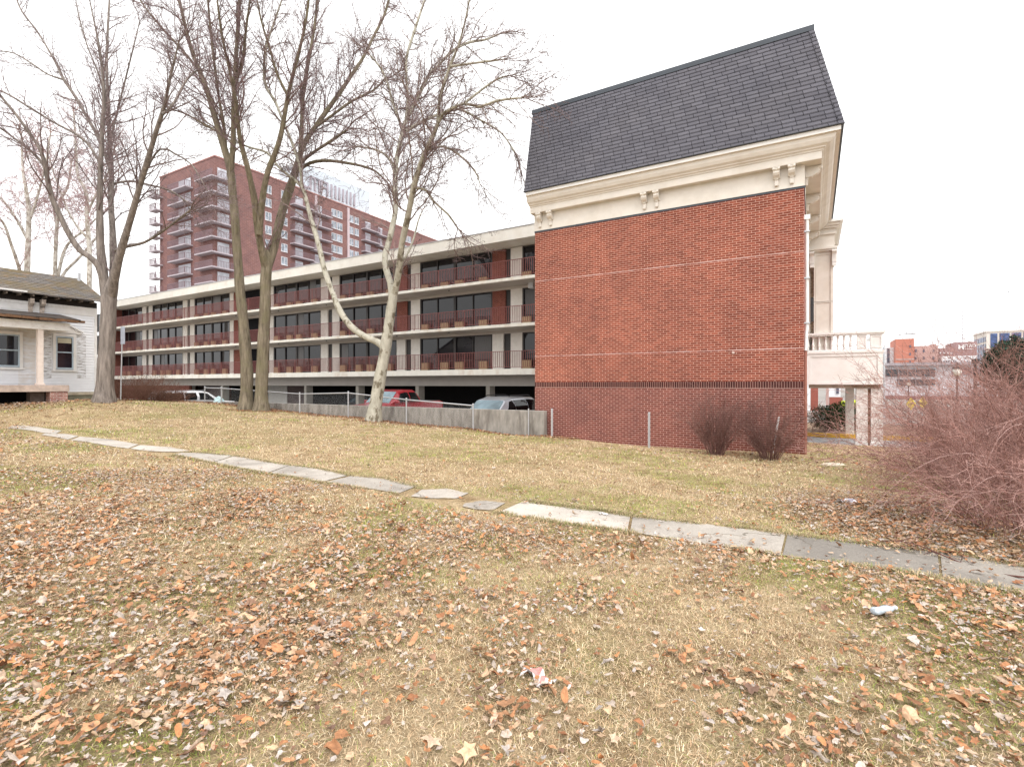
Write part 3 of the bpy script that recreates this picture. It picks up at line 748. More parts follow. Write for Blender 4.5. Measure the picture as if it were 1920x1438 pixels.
# porch
BEAMW = mat_plain('flaking_white_beam', (.84, .83, .82), .7, .05, 4, dirt=(.45, .36, .30), dirt_amt=.45, dirt_scale=4, bumps=.2)
PY = 1.8
MB().box(1.66, HL, .04, PY, 1.78, 1.93).build('porch_floor', mat_plain('porch_boards', (.42, .33, .29), .85, .2, 8, stretch=(4, .5, 1)), ho)
MB().box(1.66, HL, PY+.002, PY+.05, 1.66, 1.90).build('porch_fascia', mat_plain('worn_fascia', (.50, .40, .34), .85, .2, 5, dirt=(.2, .15, .12), dirt_amt=.7), ho)
MB().box(1.70, 2.28, PY-.42, PY+.02, .6, 1.655).build('brick_pier', HBR, ho)
MB().box(2.30, 2.75, PY-.9, PY-.5, .6, 1.655).build('brick_pier', mat_plain('dark_pier', (.16, .12, .10), .9, .3), ho)  # rear pier in a darker brown than the front one
MB().box(1.72, HL, .05, .1, .6, 1.66).build('porch_shade_sheet', DARK, ho)  # upright near-black sheet standing for the shade below the porch floor
x0 = 2.47
m = MB(); m.box(x0, x0+.18, PY-.22, PY-.04, 1.931, 4.20); m.box(x0-.04, x0+.22, PY-.26, PY, 1.931, 2.0)
m.build('porch_post', mat_plain('pinkish_post_paint', (.72, .62, .56), .7, .08, 4, dirt=(.4, .25, .18), dirt_amt=.5), ho)
MB().box(1.62, HL, PY-.26, PY+.0, 4.20, 4.52).build('porch_beam', BEAMW, ho)
MB().box(1.62, 1.80, .04, PY-.27, 4.20, 4.52).build('porch_beam', BEAMW, ho)
m = MB(); m.prism([(.03, 4.98), (PY+.30, 4.62), (PY+.30, 4.68), (.03, 5.05)], 'x', 1.35, HL)
pr = m.build('porch_roof', mat_plain('rotting_roof_deck', (.045, .033, .027), .95, .5, 7, bumps=.6), ho)
m = MB(); x = 1.5
while x < HL: m.prism([(.04, 4.9), (PY+.26, 4.55), (PY+.26, 4.61), (.04, 4.97)], 'x', x, x+.06); x += .55
m.build('porch_rafter', mat_plain('pale_rafters', (.5, .42, .36), .9, .3), pr)
m = MB(); x = 1.2
for k in range(40):
    w = random.uniform(.1, .32); m.box(x, x+w, PY+.1+random.uniform(0, .1), PY+.32+random.uniform(-.04, .06), 4.56+random.uniform(-.02, .02), 4.64+random.uniform(0, .05)); x += w*.8
m.build('splintered_edge', ROTW, pr)
MB().box(2.2, HL, .031, .06, 4.99, 5.08).build('roof_flashing', WHITEP, ho)
MB().box(1.9, HL, .04, PY-.28, 4.46, 4.50).build('porch_ceiling', CREAM, ho)
# ------------------------------------------------------------------ ground
def mat_lawn():
    m, nt, b = new_mat('dormant_lawn'); v = N(nt, 'ShaderNodeNewGeometry').outputs['Position']
    fine = noise(nt, v, 26, 8, .75); mid = noise(nt, v, 2.6, 6, .65); big = noise(nt, mapping(nt, v, (.8, 1, 1)), .42, 5, .6); str_ = noise(nt, mapping(nt, v, (1, 1, 1), (9, 4, 0)), 70, 4, .8)
    c = ramp(nt, mid, [(.28, (.25, .165, .085)), (.5, (.46, .34, .20)), (.72, (.62, .485, .31))])
    g = ramp(nt, math_(nt, 'ADD', math_(nt, 'MULTIPLY', big, .72), math_(nt, 'MULTIPLY', mid, .28)), [(.50, (0,)*3), (.62, (.62,)*3)])
    c = mix(nt, g, c, (.25, .235, .085))
    c = mix(nt, 1, c, ramp(nt, fine, [(.28, (.34, .30, .26)), (.5, (.92, .92, .92)), (.75, (1.3, 1.28, 1.25))]), 'MULTIPLY')  # dark specks paint the thatch shadows between the grass blades
    c = mix(nt, 1, c, ramp(nt, str_, [(.3, (.72,)*3), (.7, (1.2,)*3)]), 'MULTIPLY')
    L(nt, c, b.inputs['Base Color']); b.inputs['Roughness'].default_value = .95; b.inputs['Specular IOR Level'].default_value = .1
    bump(nt, b, math_(nt, 'ADD', fine, math_(nt, 'MULTIPLY', str_, .6)), .9, .035); return m
LAWN = mat_lawn()
st = .25
aa = np.arange(-60, 34+st/2, st); bb = np.arange(-34, 8.5+st/2, st)
A2, B2 = np.meshgrid(aa, bb, indexing='ij')
X2 = G.o[0]+A2*G.u[0]+B2*G.v[0]; Y2 = G.o[1]+A2*G.u[1]+B2*G.v[1]
Z2 = ground(X2, Y2)
ids = np.arange(A2.size).reshape(A2.shape)
q = np.stack([ids[:-1, :-1], ids[1:, :-1], ids[1:, 1:], ids[:-1, 1:]], -1).reshape(-1, 4)
ca = (A2[:-1, :-1]+st/2).ravel(); cb = (B2[:-1, :-1]+st/2).ravel()
keep = (cb < -.25) | ((ca > -8.25) & (cb < .25)) | ((ca > -.3) & (cb < 8.3))
tag(np_mesh('lawn', np.stack([X2, Y2, Z2], -1).reshape(-1, 3), q[keep], None, LAWN, smooth=True), kind='structure')
ASPH = mat_plain('asphalt', (.17, .165, .16), .9, .15, 9, bumps=.2, dirt=(.08, .08, .08), dirt_amt=.5)
SOILM = mat_plain('leafy_soil', (.22, .15, .095), .95, .4, 8, bumps=.6, dirt=(.35, .25, .12), dirt_amt=.6, dirt_scale=6)
def flat(name, a0, a1, b0, b1, z, mat):
    m = MB(); m.face([G.w(a0, b0, z), G.w(a1, b0, z), G.w(a1, b1, z), G.w(a0, b1, z)]); return tag(m.build(name, mat), kind='structure')
flat('terrain', -3000, 3000, -400, 4000, -.70, mat_plain('town_ground', (.24, .22, .20), .95, .2, .3))
flat('parking_lot', -75, -8.4, -.2, 60, -.40, ASPH)
flat('driveway', -2, 34, 8.2, 12.1, -.56, mat_plain('pale_drive', (.36, .36, .36), .9, .1, 6, bumps=.1))
k = MB(); k.box(0, 3.0, 0, .16, 0, .20); [k.box(3.01+3*i, 6+3*i, 0, .16, 0, .20) for i in range(10)]
YEL = mat_plain('yellow_kerb_paint', (.72, .40, .03), .7, .1, 5, dirt=(.3, .2, .05), dirt_amt=.5)
o = k.build('kerb', YEL, bev=.015); o.location = G.w(-.5, 12.1, -.56); o.rotation_euler = (0, 0, G.rot); tag(o, kind='structure')
flat('planting_bed', -2, 30, 12.2, 20, -.38, SOILM)

# concrete footpath of worn slabs
def mat_path():
    m, nt, b = new_mat('worn_path_concrete'); v = N(nt, 'ShaderNodeNewGeometry').outputs['Position']
    n = noise(nt, v, 1.1, 8, .68); f = noise(nt, v, 45, 6, .75); c = ramp(nt, n, [(.30, (.30, .265, .23)), (.46, (.49, .44, .385)), (.64, (.62, .56, .49))])
    at = N(nt, 'ShaderNodeAttribute', attribute_name='tint'); c = mix(nt, 1, c, at.outputs['Color'], 'MULTIPLY')
    c = mix(nt, 1, c, ramp(nt, f, [(.3, (.72,)*3), (.7, (1.18,)*3)]), 'MULTIPLY')
    vo = N(nt, 'ShaderNodeTexVoronoi', feature='DISTANCE_TO_EDGE'); vo.inputs['Scale'].default_value = .62; wv = N(nt, 'ShaderNodeTexNoise'); wv.inputs['Scale'].default_value = 3; wv.inputs['Detail'].default_value = 6; L(nt, v, wv.inputs['Vector'])
    va = N(nt, 'ShaderNodeVectorMath', operation='ADD'); vs = N(nt, 'ShaderNodeVectorMath', operation='SCALE'); vs.inputs['Scale'].default_value = .35; L(nt, wv.outputs['Color'], vs.inputs[0]); L(nt, v, va.inputs[0]); L(nt, vs.outputs[0], va.inputs[1]); L(nt, va.outputs[0], vo.inputs['Vector'])
    crack = math_(nt, 'LESS_THAN', vo.outputs['Distance'], .006); c = mix(nt, math_(nt, 'MULTIPLY', math_(nt, 'MULTIPLY', crack, math_(nt, 'GREATER_THAN', noise(nt, v, .5, 2), .53)), .7), c, (.10, .085, .06))
    rim = N(nt, 'ShaderNodeAttribute', attribute_name='rim').outputs['Fac']; nn = noise(nt, v, 9, 6, .7)
    soil = math_(nt, 'LESS_THAN', math_(nt, 'ADD', rim, .125), math_(nt, 'MULTIPLY', nn, .30)); c = mix(nt, math_(nt, 'MULTIPLY', soil, .85), c, (.33, .25, .15))
    L(nt, c, b.inputs['Base Color']); b.inputs['Roughness'].default_value = .9; bump(nt, b, math_(nt, 'ADD', f, n), .5, .012); return m
edge_far = [(1990, 1079), (1920, 1064), (1850, 1052), (1760, 1036), (1640, 1023), (1475, 1003), (1330, 985), (1185, 970), (1080, 954), (985, 940)]
edge_near = [(1990, 1132), (1920, 1117), (1850, 1104), (1765, 1086), (1640, 1068), (1465, 1044), (1320, 1021), (1180, 1000), (1060, 984), (930, 962)]
slabs = []                                            # (far-right, far-left, near-left, near-right) pixels and a tint
ix = [(0, 3, .62), (3, 5, .55), (5, 7, .86), (7, 9, 1.02)]
def quadpx(pts): return [on_ground(*p) for p in pts]
groups = [([edge_far[i] for i in (0, 1, 2, 3)], [edge_near[i] for i in (0, 1, 2, 3)], .52), ([edge_far[i] for i in (3, 4, 5)], [edge_near[i] for i in (3, 4, 5)], .42),
          ([edge_far[i] for i in (5, 6, 7)], [edge_near[i] for i in (5, 6, 7)], .70), ([(1184, 967), (1080, 952), (985, 940)], [(1178, 998), (1060, 983), (932, 962)], .92),
          ([(950, 944), (905, 939), (870, 945)], [(925, 958), (890, 957), (866, 951)], .78), ([(880, 926), (838, 917), (790, 919)], [(858, 936), (800, 935), (768, 932)], .82),
          ([(784, 912), (722, 898), (660, 893)], [(748, 927), (680, 916), (606, 906)], .70), ([(655, 892), (600, 880), (545, 873)], [(602, 905), (560, 897), (505, 888)], .84),
          ([(545, 873), (490, 864), (440, 855)], [(503, 888), (450, 879), (398, 868)], .82), ([(438, 855), (400, 850), (340, 850)], [(396, 868), (370, 862), (322, 853)], .76),
          ([(355, 845), (320, 839), (262, 835)], [(352, 849), (300, 848), (244, 842)], .82), ([(260, 834), (205, 824), (150, 819)], [(240, 842), (180, 833), (130, 826)], .86),
          ([(148, 818), (120, 814), (85, 813)], [(126, 825), (105, 820), (76, 816)], .84), ([(116, 808), (70, 801), (22, 798)], [(104, 814), (60, 808), (14, 804)], .82)]
pv, pq, pc, pe = [], [], [], []
for far, near, tint in groups:
    Fp, Np = np.array(quadpx(far)), np.array(quadpx(near))
    def along(pp, t):
        d = np.concatenate([[0], np.cumsum(np.linalg.norm(np.diff(pp, axis=0), axis=1))]); return np.stack([np.interp(t*d[-1], d, pp[:, k]) for k in range(3)], -1)
    ln = np.linalg.norm(np.diff(Fp, axis=0), axis=1).sum(); nu = max(4, int(ln/.09)); nw = 10; i0 = len(pv); e0 = .012/ln
    A_f, A_n = along(Fp, np.linspace(e0, 1-e0, nu+1)), along(Np, np.linspace(e0, 1-e0, nu+1))
    for i in range(nu+1):
        wdt = np.linalg.norm(A_f[i]-A_n[i])
        for j in range(nw+1):
            f = j/nw; p = A_f[i]*(1-f)+A_n[i]*f
            if j in (0, nw): p = p+np.array([random.uniform(-.01, .01), random.uniform(-.014, .014), 0])
            pv.append((p[0], p[1], 0)); pc.append((tint,)*3); pe.append(min(f, 1-f)*wdt)
    for i in range(nu):
        for j in range(nw): k = i0+i*(nw+1)+j; pq.append((k, k+1, k+nw+2, k+nw+1))
pv = np.array(pv, float); pv[:, 2] = ground(pv[:, 0], pv[:, 1])+.012
fp = np_mesh('footpath', pv, np.array(pq), None, mat_path(), cols=np.array(pc), smooth=True)
at = fp.data.attributes.new('rim', 'FLOAT', 'POINT'); at.data.foreach_set('value', np.array(pe, np.float32)); tag(fp, kind='structure')

# ------------------------------------------------------------------ retaining wall, fence, posts
a1 = G.onb(1020, 771, -.35)[0]
rw = MB().box(0, a1+45, 0, .25, -.6, 1.02).build('retaining_wall', GREY, bev=.012)
rw.location = G.w(-45, -.35, 0); rw.rotation_euler = (0, 0, G.rot)
tag(rw, 'long low stained concrete retaining wall along the motel parking', 'wall')
FB = -.62
fe = framed('chain_link_fence', 'grey chain link fence with top rail in front of the retaining wall', 'fence', G)
posts = []
for px, yt, yb in ((887, 759, 808), (762, 748, 796), (653, 735.5, 778), (562, 737.5, 775), (487, 732, 770), (415, 727, 757), (384, 726, 757)):
    a, zt = G.onb(px, yt, FB); w = G.w(a, FB); zb = gz(w.x, w.y); posts.append((a, zt, zb))
    MB().tube([(a, FB, zb-.1), (a, FB, zt)], .03, 8).build('post', STEEL, fe)
for i, (a, zt, zb) in enumerate(posts): MB().lathe((a, FB, zt+.001), [(.036, 0), (.036, .02), (.02, .05)], 8).build('post_cap', STEEL, fe)
MB().tube([(a, FB, zt-.03) for a, zt, zb in posts], .024, 8).build('top_rail', STEEL, fe)
v, qd = [], []
def wire(p, q, r=.0013):
    i = len(v); p = Vector(p); q = Vector(q)
    for c in (p, q):
        for dx, dz in ((-r, 0), (r, 0), (0, r)): v.append((c.x+dx*.7, c.y+dx*.3, c.z+dz))
    for j in range(3): qd.append((i+j, i+(j+1) % 3, i+3+(j+1) % 3, i+3+j))
for (aR, zR, bR), (aL, zL, bL) in zip(posts, posts[1:]):
    wdt = aR-aL; n = int(wdt/.075); hgt = min(zR-bR, zL-bL)-.06
    for k in range(-int(hgt/.075), n):
        for sgn in (1, -1):
            t0, t1 = k/n, (k*.075+hgt)/(n*.075); h0, h1 = 0, 1
            if t0 < 0: h0 = -t0/(t1-t0); t0 = 0
            if t1 > 1: h1 = h0+(1-h0)*(1-t0)/(t1-t0); t1 = 1
            if t1 <= t0: continue
            def pt(t, h):
                t = t if sgn > 0 else 1-t
                zt = zL+(zR-zL)*t-.03; zb = bL+(bR-bL)*t+.04
                return (aL+wdt*t, FB, zb+(zt-zb)*h)
            wire(pt(t0, h0), pt(t1, h1))
np_mesh('wire_mesh', v, np.array(qd), None, STEEL, fe)
def lone_post(px, yt, yb, b, label, r=.035):
    a, zt = G.onb(px, yt, b); w = G.w(a, b); zb = gz(w.x, w.y)
    m = MB(); m.tube([(0, 0, -.2), (0, 0, zt-zb)], r, 10); m.lathe((0, 0, zt-zb+.001), [(r*1.15, 0), (r*1.15, .015), (r*.6, .035)], 10)
    o = m.build('fence_post', STEEL); o.location = (w.x, w.y, zb); return tag(o, label, 'post')
lone_post(1035, 768, 820, -.62, 'bare steel fence post just right of the concrete wall end')
lone_post(1217, 775, 838, -.62, 'bare steel fence post standing alone before the middle of the brick gable')
lone_post(991, 768, 808, -.40, 'thin steel post fixed to the right end of the concrete wall', .022)
o = MB().bar((0, 0, -.1), (.20, .0, 1.02), .055, .03).build('leaning_stake', mat_plain('weathered_white_stake', (.74, .72, .72), .7)); p = on_ground(1447, 850); o.location = p; tag(o, 'leaning white wooden stake among the twigs of a bare shrub', 'stake')
# sign post beside the maple
p = P(226, 742, 24.5); zb = gz(p.x, p.y)
sp = thing('sign_post', 'tall thin steel post with a narrow sign turned edge-on beside the big maple', 'sign', (p.x, p.y, zb))
zt = E+(HY-612)*24.5/F-zb
MB().tube([(0, 0, -.2), (.09, 0, zt)], .028, 8).build('pole', STEEL, sp)
o = MB().box(-.06, .14, -.012, .012, zt-.85, zt-.02).build('sign_plate', mat_plain('sign_back', (.42, .45, .52), .5), sp, bev=.003); o.location = (.10, -.04, 0)
# ------------------------------------------------------------------ vehicles: local x forward, y to the left, nose near x=0, tail at -length
TYRE = mat_plain('tyre_rubber', (.02, .02, .02), .8)
RIMM = mat_plain('alloy_rim', (.45, .45, .47), .3, metal=.8)
CARGL = mat_glass('car_glass', (.006, .007, .008), .02, .22)
WSGL = mat_glass('windscreen_glass', (.13, .19, .22), .04, .45)
LAMPM = mat_plain('lamp_lens', (.75, .75, .72), .15)
REDL = mat_plain('tail_lens', (.35, .015, .012), .2)
def paint(name, col, metal=.2):
    m, nt, b = new_mat(name); b.inputs['Base Color'].default_value = c4(col); b.inputs['Roughness'].default_value = .28; b.inputs['Metallic'].default_value = metal
    b.inputs['Coat Weight'].default_value = .6; b.inputs['Coat Roughness'].default_value = .06
    n = noise(nt, coords(nt), 3, 4); L(nt, ramp(nt, n, [(.3, tuple(x*.93 for x in col)), (.7, tuple(min(1, x*1.05) for x in col))]), b.inputs['Base Color']); return m
def section(x, w, z0, z1, r=.12, top=0):
    """closed loop across the car at x: half-width w, from z0 to z1, softly rounded, narrowing by top at z1"""
    return [(x, -w+r*.5, z0), (x, -w, z0+r), (x, -w-.01, (z0+z1)/2), (x, -w+top, z1-r*.5), (x, -w+top+r, z1), (x, w-top-r, z1), (x, w-top, z1-r*.5), (x, w+.01, (z0+z1)/2), (x, w, z0+r), (x, w-r*.5, z0)]
def vehicle(name, label, cat, pnt, body, cab, axles, wr, windows, wscreen, extra=None, loc=(0, 0, 0), rot=0):
    t = thing(name, label, cat, loc, rot)
    MB().loft([section(*s) for s in body]).build('body', pnt, t, smooth=False, bev=.012)
    MB().loft([section(*s) for s in cab]).build('cabin', pnt, t, bev=.012)
    hw = max(s[1] for s in body)
    for ax in axles:
        for sy in (1, -1):
            o = MB().tube([(ax, sy*(hw+.015), wr), (ax, sy*(hw-.21), wr)], wr, 20).build('wheel', TYRE, t, bev=.015)
            MB().tube([(ax, sy*(hw+.022), wr), (ax, sy*(hw-.05), wr)], wr*.62, 16).build('rim', RIMM, o)
    def cabat(x):                                     # interpolate cab section: half width, belt, roof, taper
        cs = sorted(cab, key=lambda s: s[0])
        for p, q in zip(cs, cs[1:]):
            if p[0] <= x <= q[0]:
                f = (x-p[0])/max(1e-6, q[0]-p[0]); return [p[i]+(q[i]-p[i])*f for i in range(len(p))]
        return list(cs[-1] if x > cs[-1][0] else cs[0])
    for xb0, xt0, xt1, xb1, h0, h1 in windows:        # pane: x at bottom front, top front, top rear, bottom rear; heights as fractions of the cabin
        for sy in (1, -1):
            m = MB(); hs = [h0, min(h1, .5), h1] if h0 < .5 else [h0, h1]; nx = 8
            def pt(u, h):
                f = (h-h0)/(h1-h0); xa, xc = xb0+(xt0-xb0)*f, xb1+(xt1-xb1)*f; x = xa+(xc-xa)*u
                _, w, z0, z1, r, top = cabat(x); zz = z0+(z1-z0)*h; zm = (z0+z1)/2
                y = w+.01 if zz <= zm else w+.01+(-top-.01)*((zz-zm)/max(.01, z1-r*.5-zm))
                return (x, sy*(y+.016), zz)
            for ha, hb in zip(hs, hs[1:]):
                for i in range(nx): m.face([pt(i/nx, ha), pt((i+1)/nx, ha), pt((i+1)/nx, hb), pt(i/nx, hb)])
            m.build('window', CARGL, t, fix=False)
    if wscreen:
        m = MB(); p, q = cab[0], cab[1]
        nx = q[3]-p[3]; nz = p[0]-q[0]; l = math.hypot(nx, nz); ox, oz = nx/l*.02, nz/l*.02
        def wp(f, s):
            x = p[0]+(q[0]-p[0])*f; w = (p[1]-p[5]-p[4]*.35)+((q[1]-q[5]-q[4]*.5)-(p[1]-p[5]-p[4]*.35))*f; return (x+ox, w*s, p[3]+(q[3]-p[3])*f+oz-(abs(s) > .99)*.02)
        for k in range(6): m.face([wp(.05, -1+k/3), wp(.05, -1+(k+1)/3), wp(.97, -1+(k+1)/3), wp(.97, -1+k/3)])
        m.build('windscreen', WSGL, t, smooth=True, fix=False)
    if extra: extra(t, pnt)
    for sy in (1, -1):
        x0 = body[0][0]; s = body[1]
        MB().box(s[0]-.10, s[0]+.03, sy*(s[1]-.32), sy*(s[1]-.05), s[3]-.30, s[3]-.14).build('headlight', LAMPM, t, bev=.02)
    return t
def mirrors(x, z, hw):
    def f(t, p):
        for sy in (1, -1): MB().box(x-.08, x+.06, sy*(hw+.03), sy*(hw+.24), z, z+.17).build('wing_mirror', p, t, bev=.03)
    return f
PZ = -.40
def place_v(a, b, dz=0): w = G.w(a, b, PZ+dz); return (w.x, w.y, w.z)
RHV = math.atan2(-.8623, -.5063)                      # nose towards us (-V)
# minivan
def van_extra(t, p):
    mirrors(-1.55, 1.08, .93)(t, p)
    for sy in (1, -1):
        MB().tube([(-2.3, sy*.62, 1.80), (-2.45, sy*.62, 1.845), (-4.0, sy*.62, 1.835), (-4.2, sy*.62, 1.78)], .022, 6).build('roof_rail', BLACK, t)
a, b = None, None
av = G.onb(936, 760, 2.0)[0]
vehicle('minivan', 'silver minivan parked nose-in at the right end of the concrete wall', 'minivan', paint('silver_paint', (.52, .55, .60), .5),
        [(0, .78, .30, .75, .12, .05), (-.12, .92, .22, .86, .12, .06), (-1.2, .97, .20, 1.05, .12, .05), (-3.0, .98, .20, 1.08, .12, .04), (-4.7, .96, .22, 1.08, .12, .04), (-4.85, .90, .30, 1.02, .12, .05)],
        [(-.95, .84, .95, 1.03, .05, .05), (-1.75, .93, 1.0, 1.64, .12, .18), (-2.3, .95, 1.0, 1.755, .14, .21), (-3.4, .95, 1.0, 1.775, .14, .21), (-4.4, .94, 1.0, 1.72, .14, .21), (-4.62, .92, 1.0, 1.60, .14, .2), (-4.82, .88, 1.0, 1.1, .05, .1)],
        (-.95, -3.85), .34, [(-1.42, -1.98, -2.25, -2.25, .2, .84), (-2.32, -2.32, -3.38, -3.38, .2, .84), (-3.45, -3.45, -4.42, -4.60, .2, .84)],
        ((-.98, 1.03, .80), (-1.85, 1.64, .66)), van_extra, place_v(av-.75, .75, .03), RHV)
# red pickup with extended cab
def truck_extra(t, p):
    mirrors(-1.75, 1.18, .97)(t, p)
    m = MB(); m.box(-3.75, -5.55, -.80, .80, 1.262, 1.28); m.build('bed_cover', BLACK, t)
    MB().box(-5.62, -5.5, -.9, .9, .45, .62).build('bumper', STEEL, t, bev=.02)
    for sy in (1, -1): MB().box(-5.57, -5.5, sy*.80, sy*.97, .85, 1.2).build('tail_light', REDL, t)
at_ = G.onb(712, 750, 2.5)[0]
vehicle('pickup_truck', 'dark red extended-cab pickup truck parked behind the concrete wall', 'pickup truck', paint('dark_red_paint', (.30, .012, .022), .1),
        [(0, .86, .45, 1.0, .12, .05), (-.12, .97, .36, 1.10, .12, .05), (-1.5, 1.0, .36, 1.20, .12, .05), (-3.6, 1.0, .36, 1.25, .12, .03), (-5.45, 1.0, .40, 1.25, .1, .02), (-5.55, .97, .42, 1.22, .1, .03)],
        [(-1.40, .90, 1.1, 1.20, .05, .05), (-2.1, .95, 1.12, 1.80, .12, .17), (-2.6, .96, 1.12, 1.90, .13, .19), (-3.35, .96, 1.12, 1.88, .13, .19), (-3.62, .94, 1.12, 1.72, .12, .18), (-3.72, .93, 1.12, 1.3, .06, .08)],
        (-.95, -4.5), .39, [(-1.80, -2.2, -2.76, -2.76, .2, .82), (-2.84, -2.84, -3.42, -3.55, .2, .82)],
        ((-1.42, 1.21, .84), (-2.15, 1.78, .68)), truck_extra, place_v(at_-.32, 1.2, .19), RHV)
# white long SUV, seen side-on behind the hedge, nose away to the right
def suv_extra(t, p):
    mirrors(-1.55, 1.12, .97)(t, p)
    for sy in (1, -1):
        MB().tube([(-2.3, sy*.66, 1.89), (-5.1, sy*.66, 1.88)], .02, 6).build('roof_rail', STEEL, t)
        MB().box(-5.52, -5.44, sy*.74, sy*.95, 1.0, 1.5).build('tail_light', REDL, t)
ax_ = G.ona(430, 752, G.onb(360, 745, 1.5)[0])
asv = G.onb(282, 745, 1.0)[0]-.95
vehicle('suv', 'long white sport utility vehicle half hidden by lawn and brown hedge', 'car', paint('white_car_paint', (.78, .78, .80), .0),
        [(0, .84, .38, .95, .12, .05), (-.12, .96, .32, 1.05, .12, .05), (-1.3, 1.0, .30, 1.15, .12, .05), (-3.5, 1.0, .30, 1.18, .12, .04), (-5.35, .99, .32, 1.18, .12, .04), (-5.5, .93, .36, 1.12, .12, .05)],
        [(-1.15, .88, 1.05, 1.14, .05, .05), (-2.0, .95, 1.08, 1.74, .12, .17), (-2.5, .96, 1.08, 1.86, .13, .2), (-4.0, .96, 1.08, 1.88, .13, .2), (-5.1, .95, 1.08, 1.84, .13, .2), (-5.3, .93, 1.08, 1.72, .12, .19), (-5.48, .92, 1.08, 1.2, .06, .08)],
        (-.95, -4.3), .37, [(-1.60, -2.15, -2.80, -2.80, .2, .84), (-2.98, -2.98, -3.78, -3.78, .2, .84), (-3.86, -3.86, -5.0, -5.18, .2, .84)],
        ((-1.18, 1.15, .84), (-2.05, 1.72, .68)), suv_extra, place_v(asv, 7.0, .02), math.atan2(.8623, .5063))
# dark saloon deep in the garage
ac_ = M.onb(635, 755, 2.0)[0]; w = M.w(ac_, 2.2, PZ)
vehicle('parked_car', 'dark sedan in the shade of the garage left of the pickup', 'car', paint('black_car_paint', (.035, .035, .04), .3),
        [(0, .75, .30, .60, .1, .05), (-.1, .86, .22, .70, .1, .05), (-1.3, .90, .20, .88, .1, .05), (-3.3, .90, .20, .92, .1, .05), (-4.5, .88, .24, .92, .1, .05), (-4.62, .8, .32, .85, .1, .05)],
        [(-1.2, .80, .85, .90, .03, .05), (-2.0, .84, .86, 1.36, .1, .18), (-2.5, .85, .86, 1.42, .1, .2), (-3.2, .85, .86, 1.38, .1, .2), (-4.0, .82, .86, .96, .04, .08)],
        (-.9, -3.6), .31, [(-1.55, -2.05, -2.5, -2.5, .2, .84), (-2.58, -2.58, -3.1, -3.5, .2, .84)],
        ((-1.22, .90, .74), (-2.02, 1.34, .62)), mirrors(-1.6, .92, .85), (w.x, w.y, w.z), M.rot-math.pi/2)
# tarpaulin scrap and bag by the parking edge
# ------------------------------------------------------------------ bare trees
class Tubes:
    """many thin tubes gathered into numpy arrays"""
    def __init__(s): s.V = []; s.Q = []; s.n = 0; s.C = []
    def add(s, pts, rad, sides, tint=(1, 1, 1)):
        pts = np.asarray(pts, float); k = len(pts); rad = np.asarray(rad, float)
        d = np.gradient(pts, axis=0); d /= np.linalg.norm(d, axis=1)[:, None]+1e-9
        ref = np.array([.31, .22, .92]) if abs(d[0] @ np.array([.31, .22, .92])) < .95 else np.array([.95, .2, .1])
        x = ref[None]-d*(d@ref)[:, None]; x /= np.linalg.norm(x, axis=1)[:, None]+1e-9; y = np.cross(d, x)
        t = np.arange(sides)*2*np.pi/sides
        ring = pts[:, None]+rad[:, None, None]*(x[:, None]*np.cos(t)[None, :, None]+y[:, None]*np.sin(t)[None, :, None])
        i = s.n+np.arange(k*sides).reshape(k, sides)
        q = np.stack([i[:-1], np.roll(i[:-1], -1, 1), np.roll(i[1:], -1, 1), i[1:]], -1).reshape(-1, 4)
        s.V.append(ring.reshape(-1, 3)); s.Q.append(q); s.n += k*sides; s.C.append(np.tile(tint, (k*sides, 1)))
    def build(s, name, mat, parent=None, smooth=True):
        return np_mesh(name, np.concatenate(s.V), np.concatenate(s.Q), None, mat, parent, np.concatenate(s.C), smooth)
def mat_bark(name, c1, c2, patch=None, scale=7, moss=None, stretch=.25, patch_lim=(.5, .56)):
    m, nt, b = new_mat(name); v = N(nt, 'ShaderNodeNewGeometry').outputs['Position']
    vs = mapping(nt, v, (1, 1, stretch)); n = noise(nt, vs, scale, 8, .7); n2 = noise(nt, v, 2.2, 5, .6)
    c = ramp(nt, n, [(.3, c1), (.68, c2)])
    if patch: c = mix(nt, ramp(nt, noise(nt, mapping(nt, v, (1, 1, .6), (2, 7, 1)), 4.2, 5, .6), [(patch_lim[0], (0,)*3), (patch_lim[1], (1,)*3)]), c, patch)
    if moss: c = mix(nt, ramp(nt, n2, [(.45, (0,)*3), (.65, (.6,)*3)]), c, moss)
    c = mix(nt, 1, c, N(nt, 'ShaderNodeAttribute', attribute_name='tint').outputs['Color'], 'MULTIPLY')
    L(nt, c, b.inputs['Base Color']); b.inputs['Roughness'].default_value = .95; b.inputs['Specular IOR Level'].default_value = .15
    bump(nt, b, n, .9, .03); return m
rng = np.random.default_rng(11)
def smooth_poly(pts, rad, step):
    """Catmull-Rom through 3D points"""
    pts = np.asarray(pts, float); rad = np.asarray(rad, float)
    ex = np.vstack([2*pts[0]-pts[1], pts, 2*pts[-1]-pts[-2]])
    op, orr = [], []
    for i in range(len(pts)-1):
        p0, p1, p2, p3 = ex[i:i+4]; n = max(2, int(np.linalg.norm(p2-p1)/step))
        for t in np.arange(n)/n:
            op.append(.5*((2*p1)+(-p0+p2)*t+(2*p0-5*p1+4*p2-p3)*t*t+(-p0+3*p1-3*p2+p3)*t**3)); orr.append(rad[i]+(rad[i+1]-rad[i])*t)
    op.append(pts[-1]); orr.append(rad[-1]); return np.array(op), np.array(orr)
def perp(d, r):
    a = r.normal(size=3); a -= d*(a@d); return a/(np.linalg.norm(a)+1e-9)
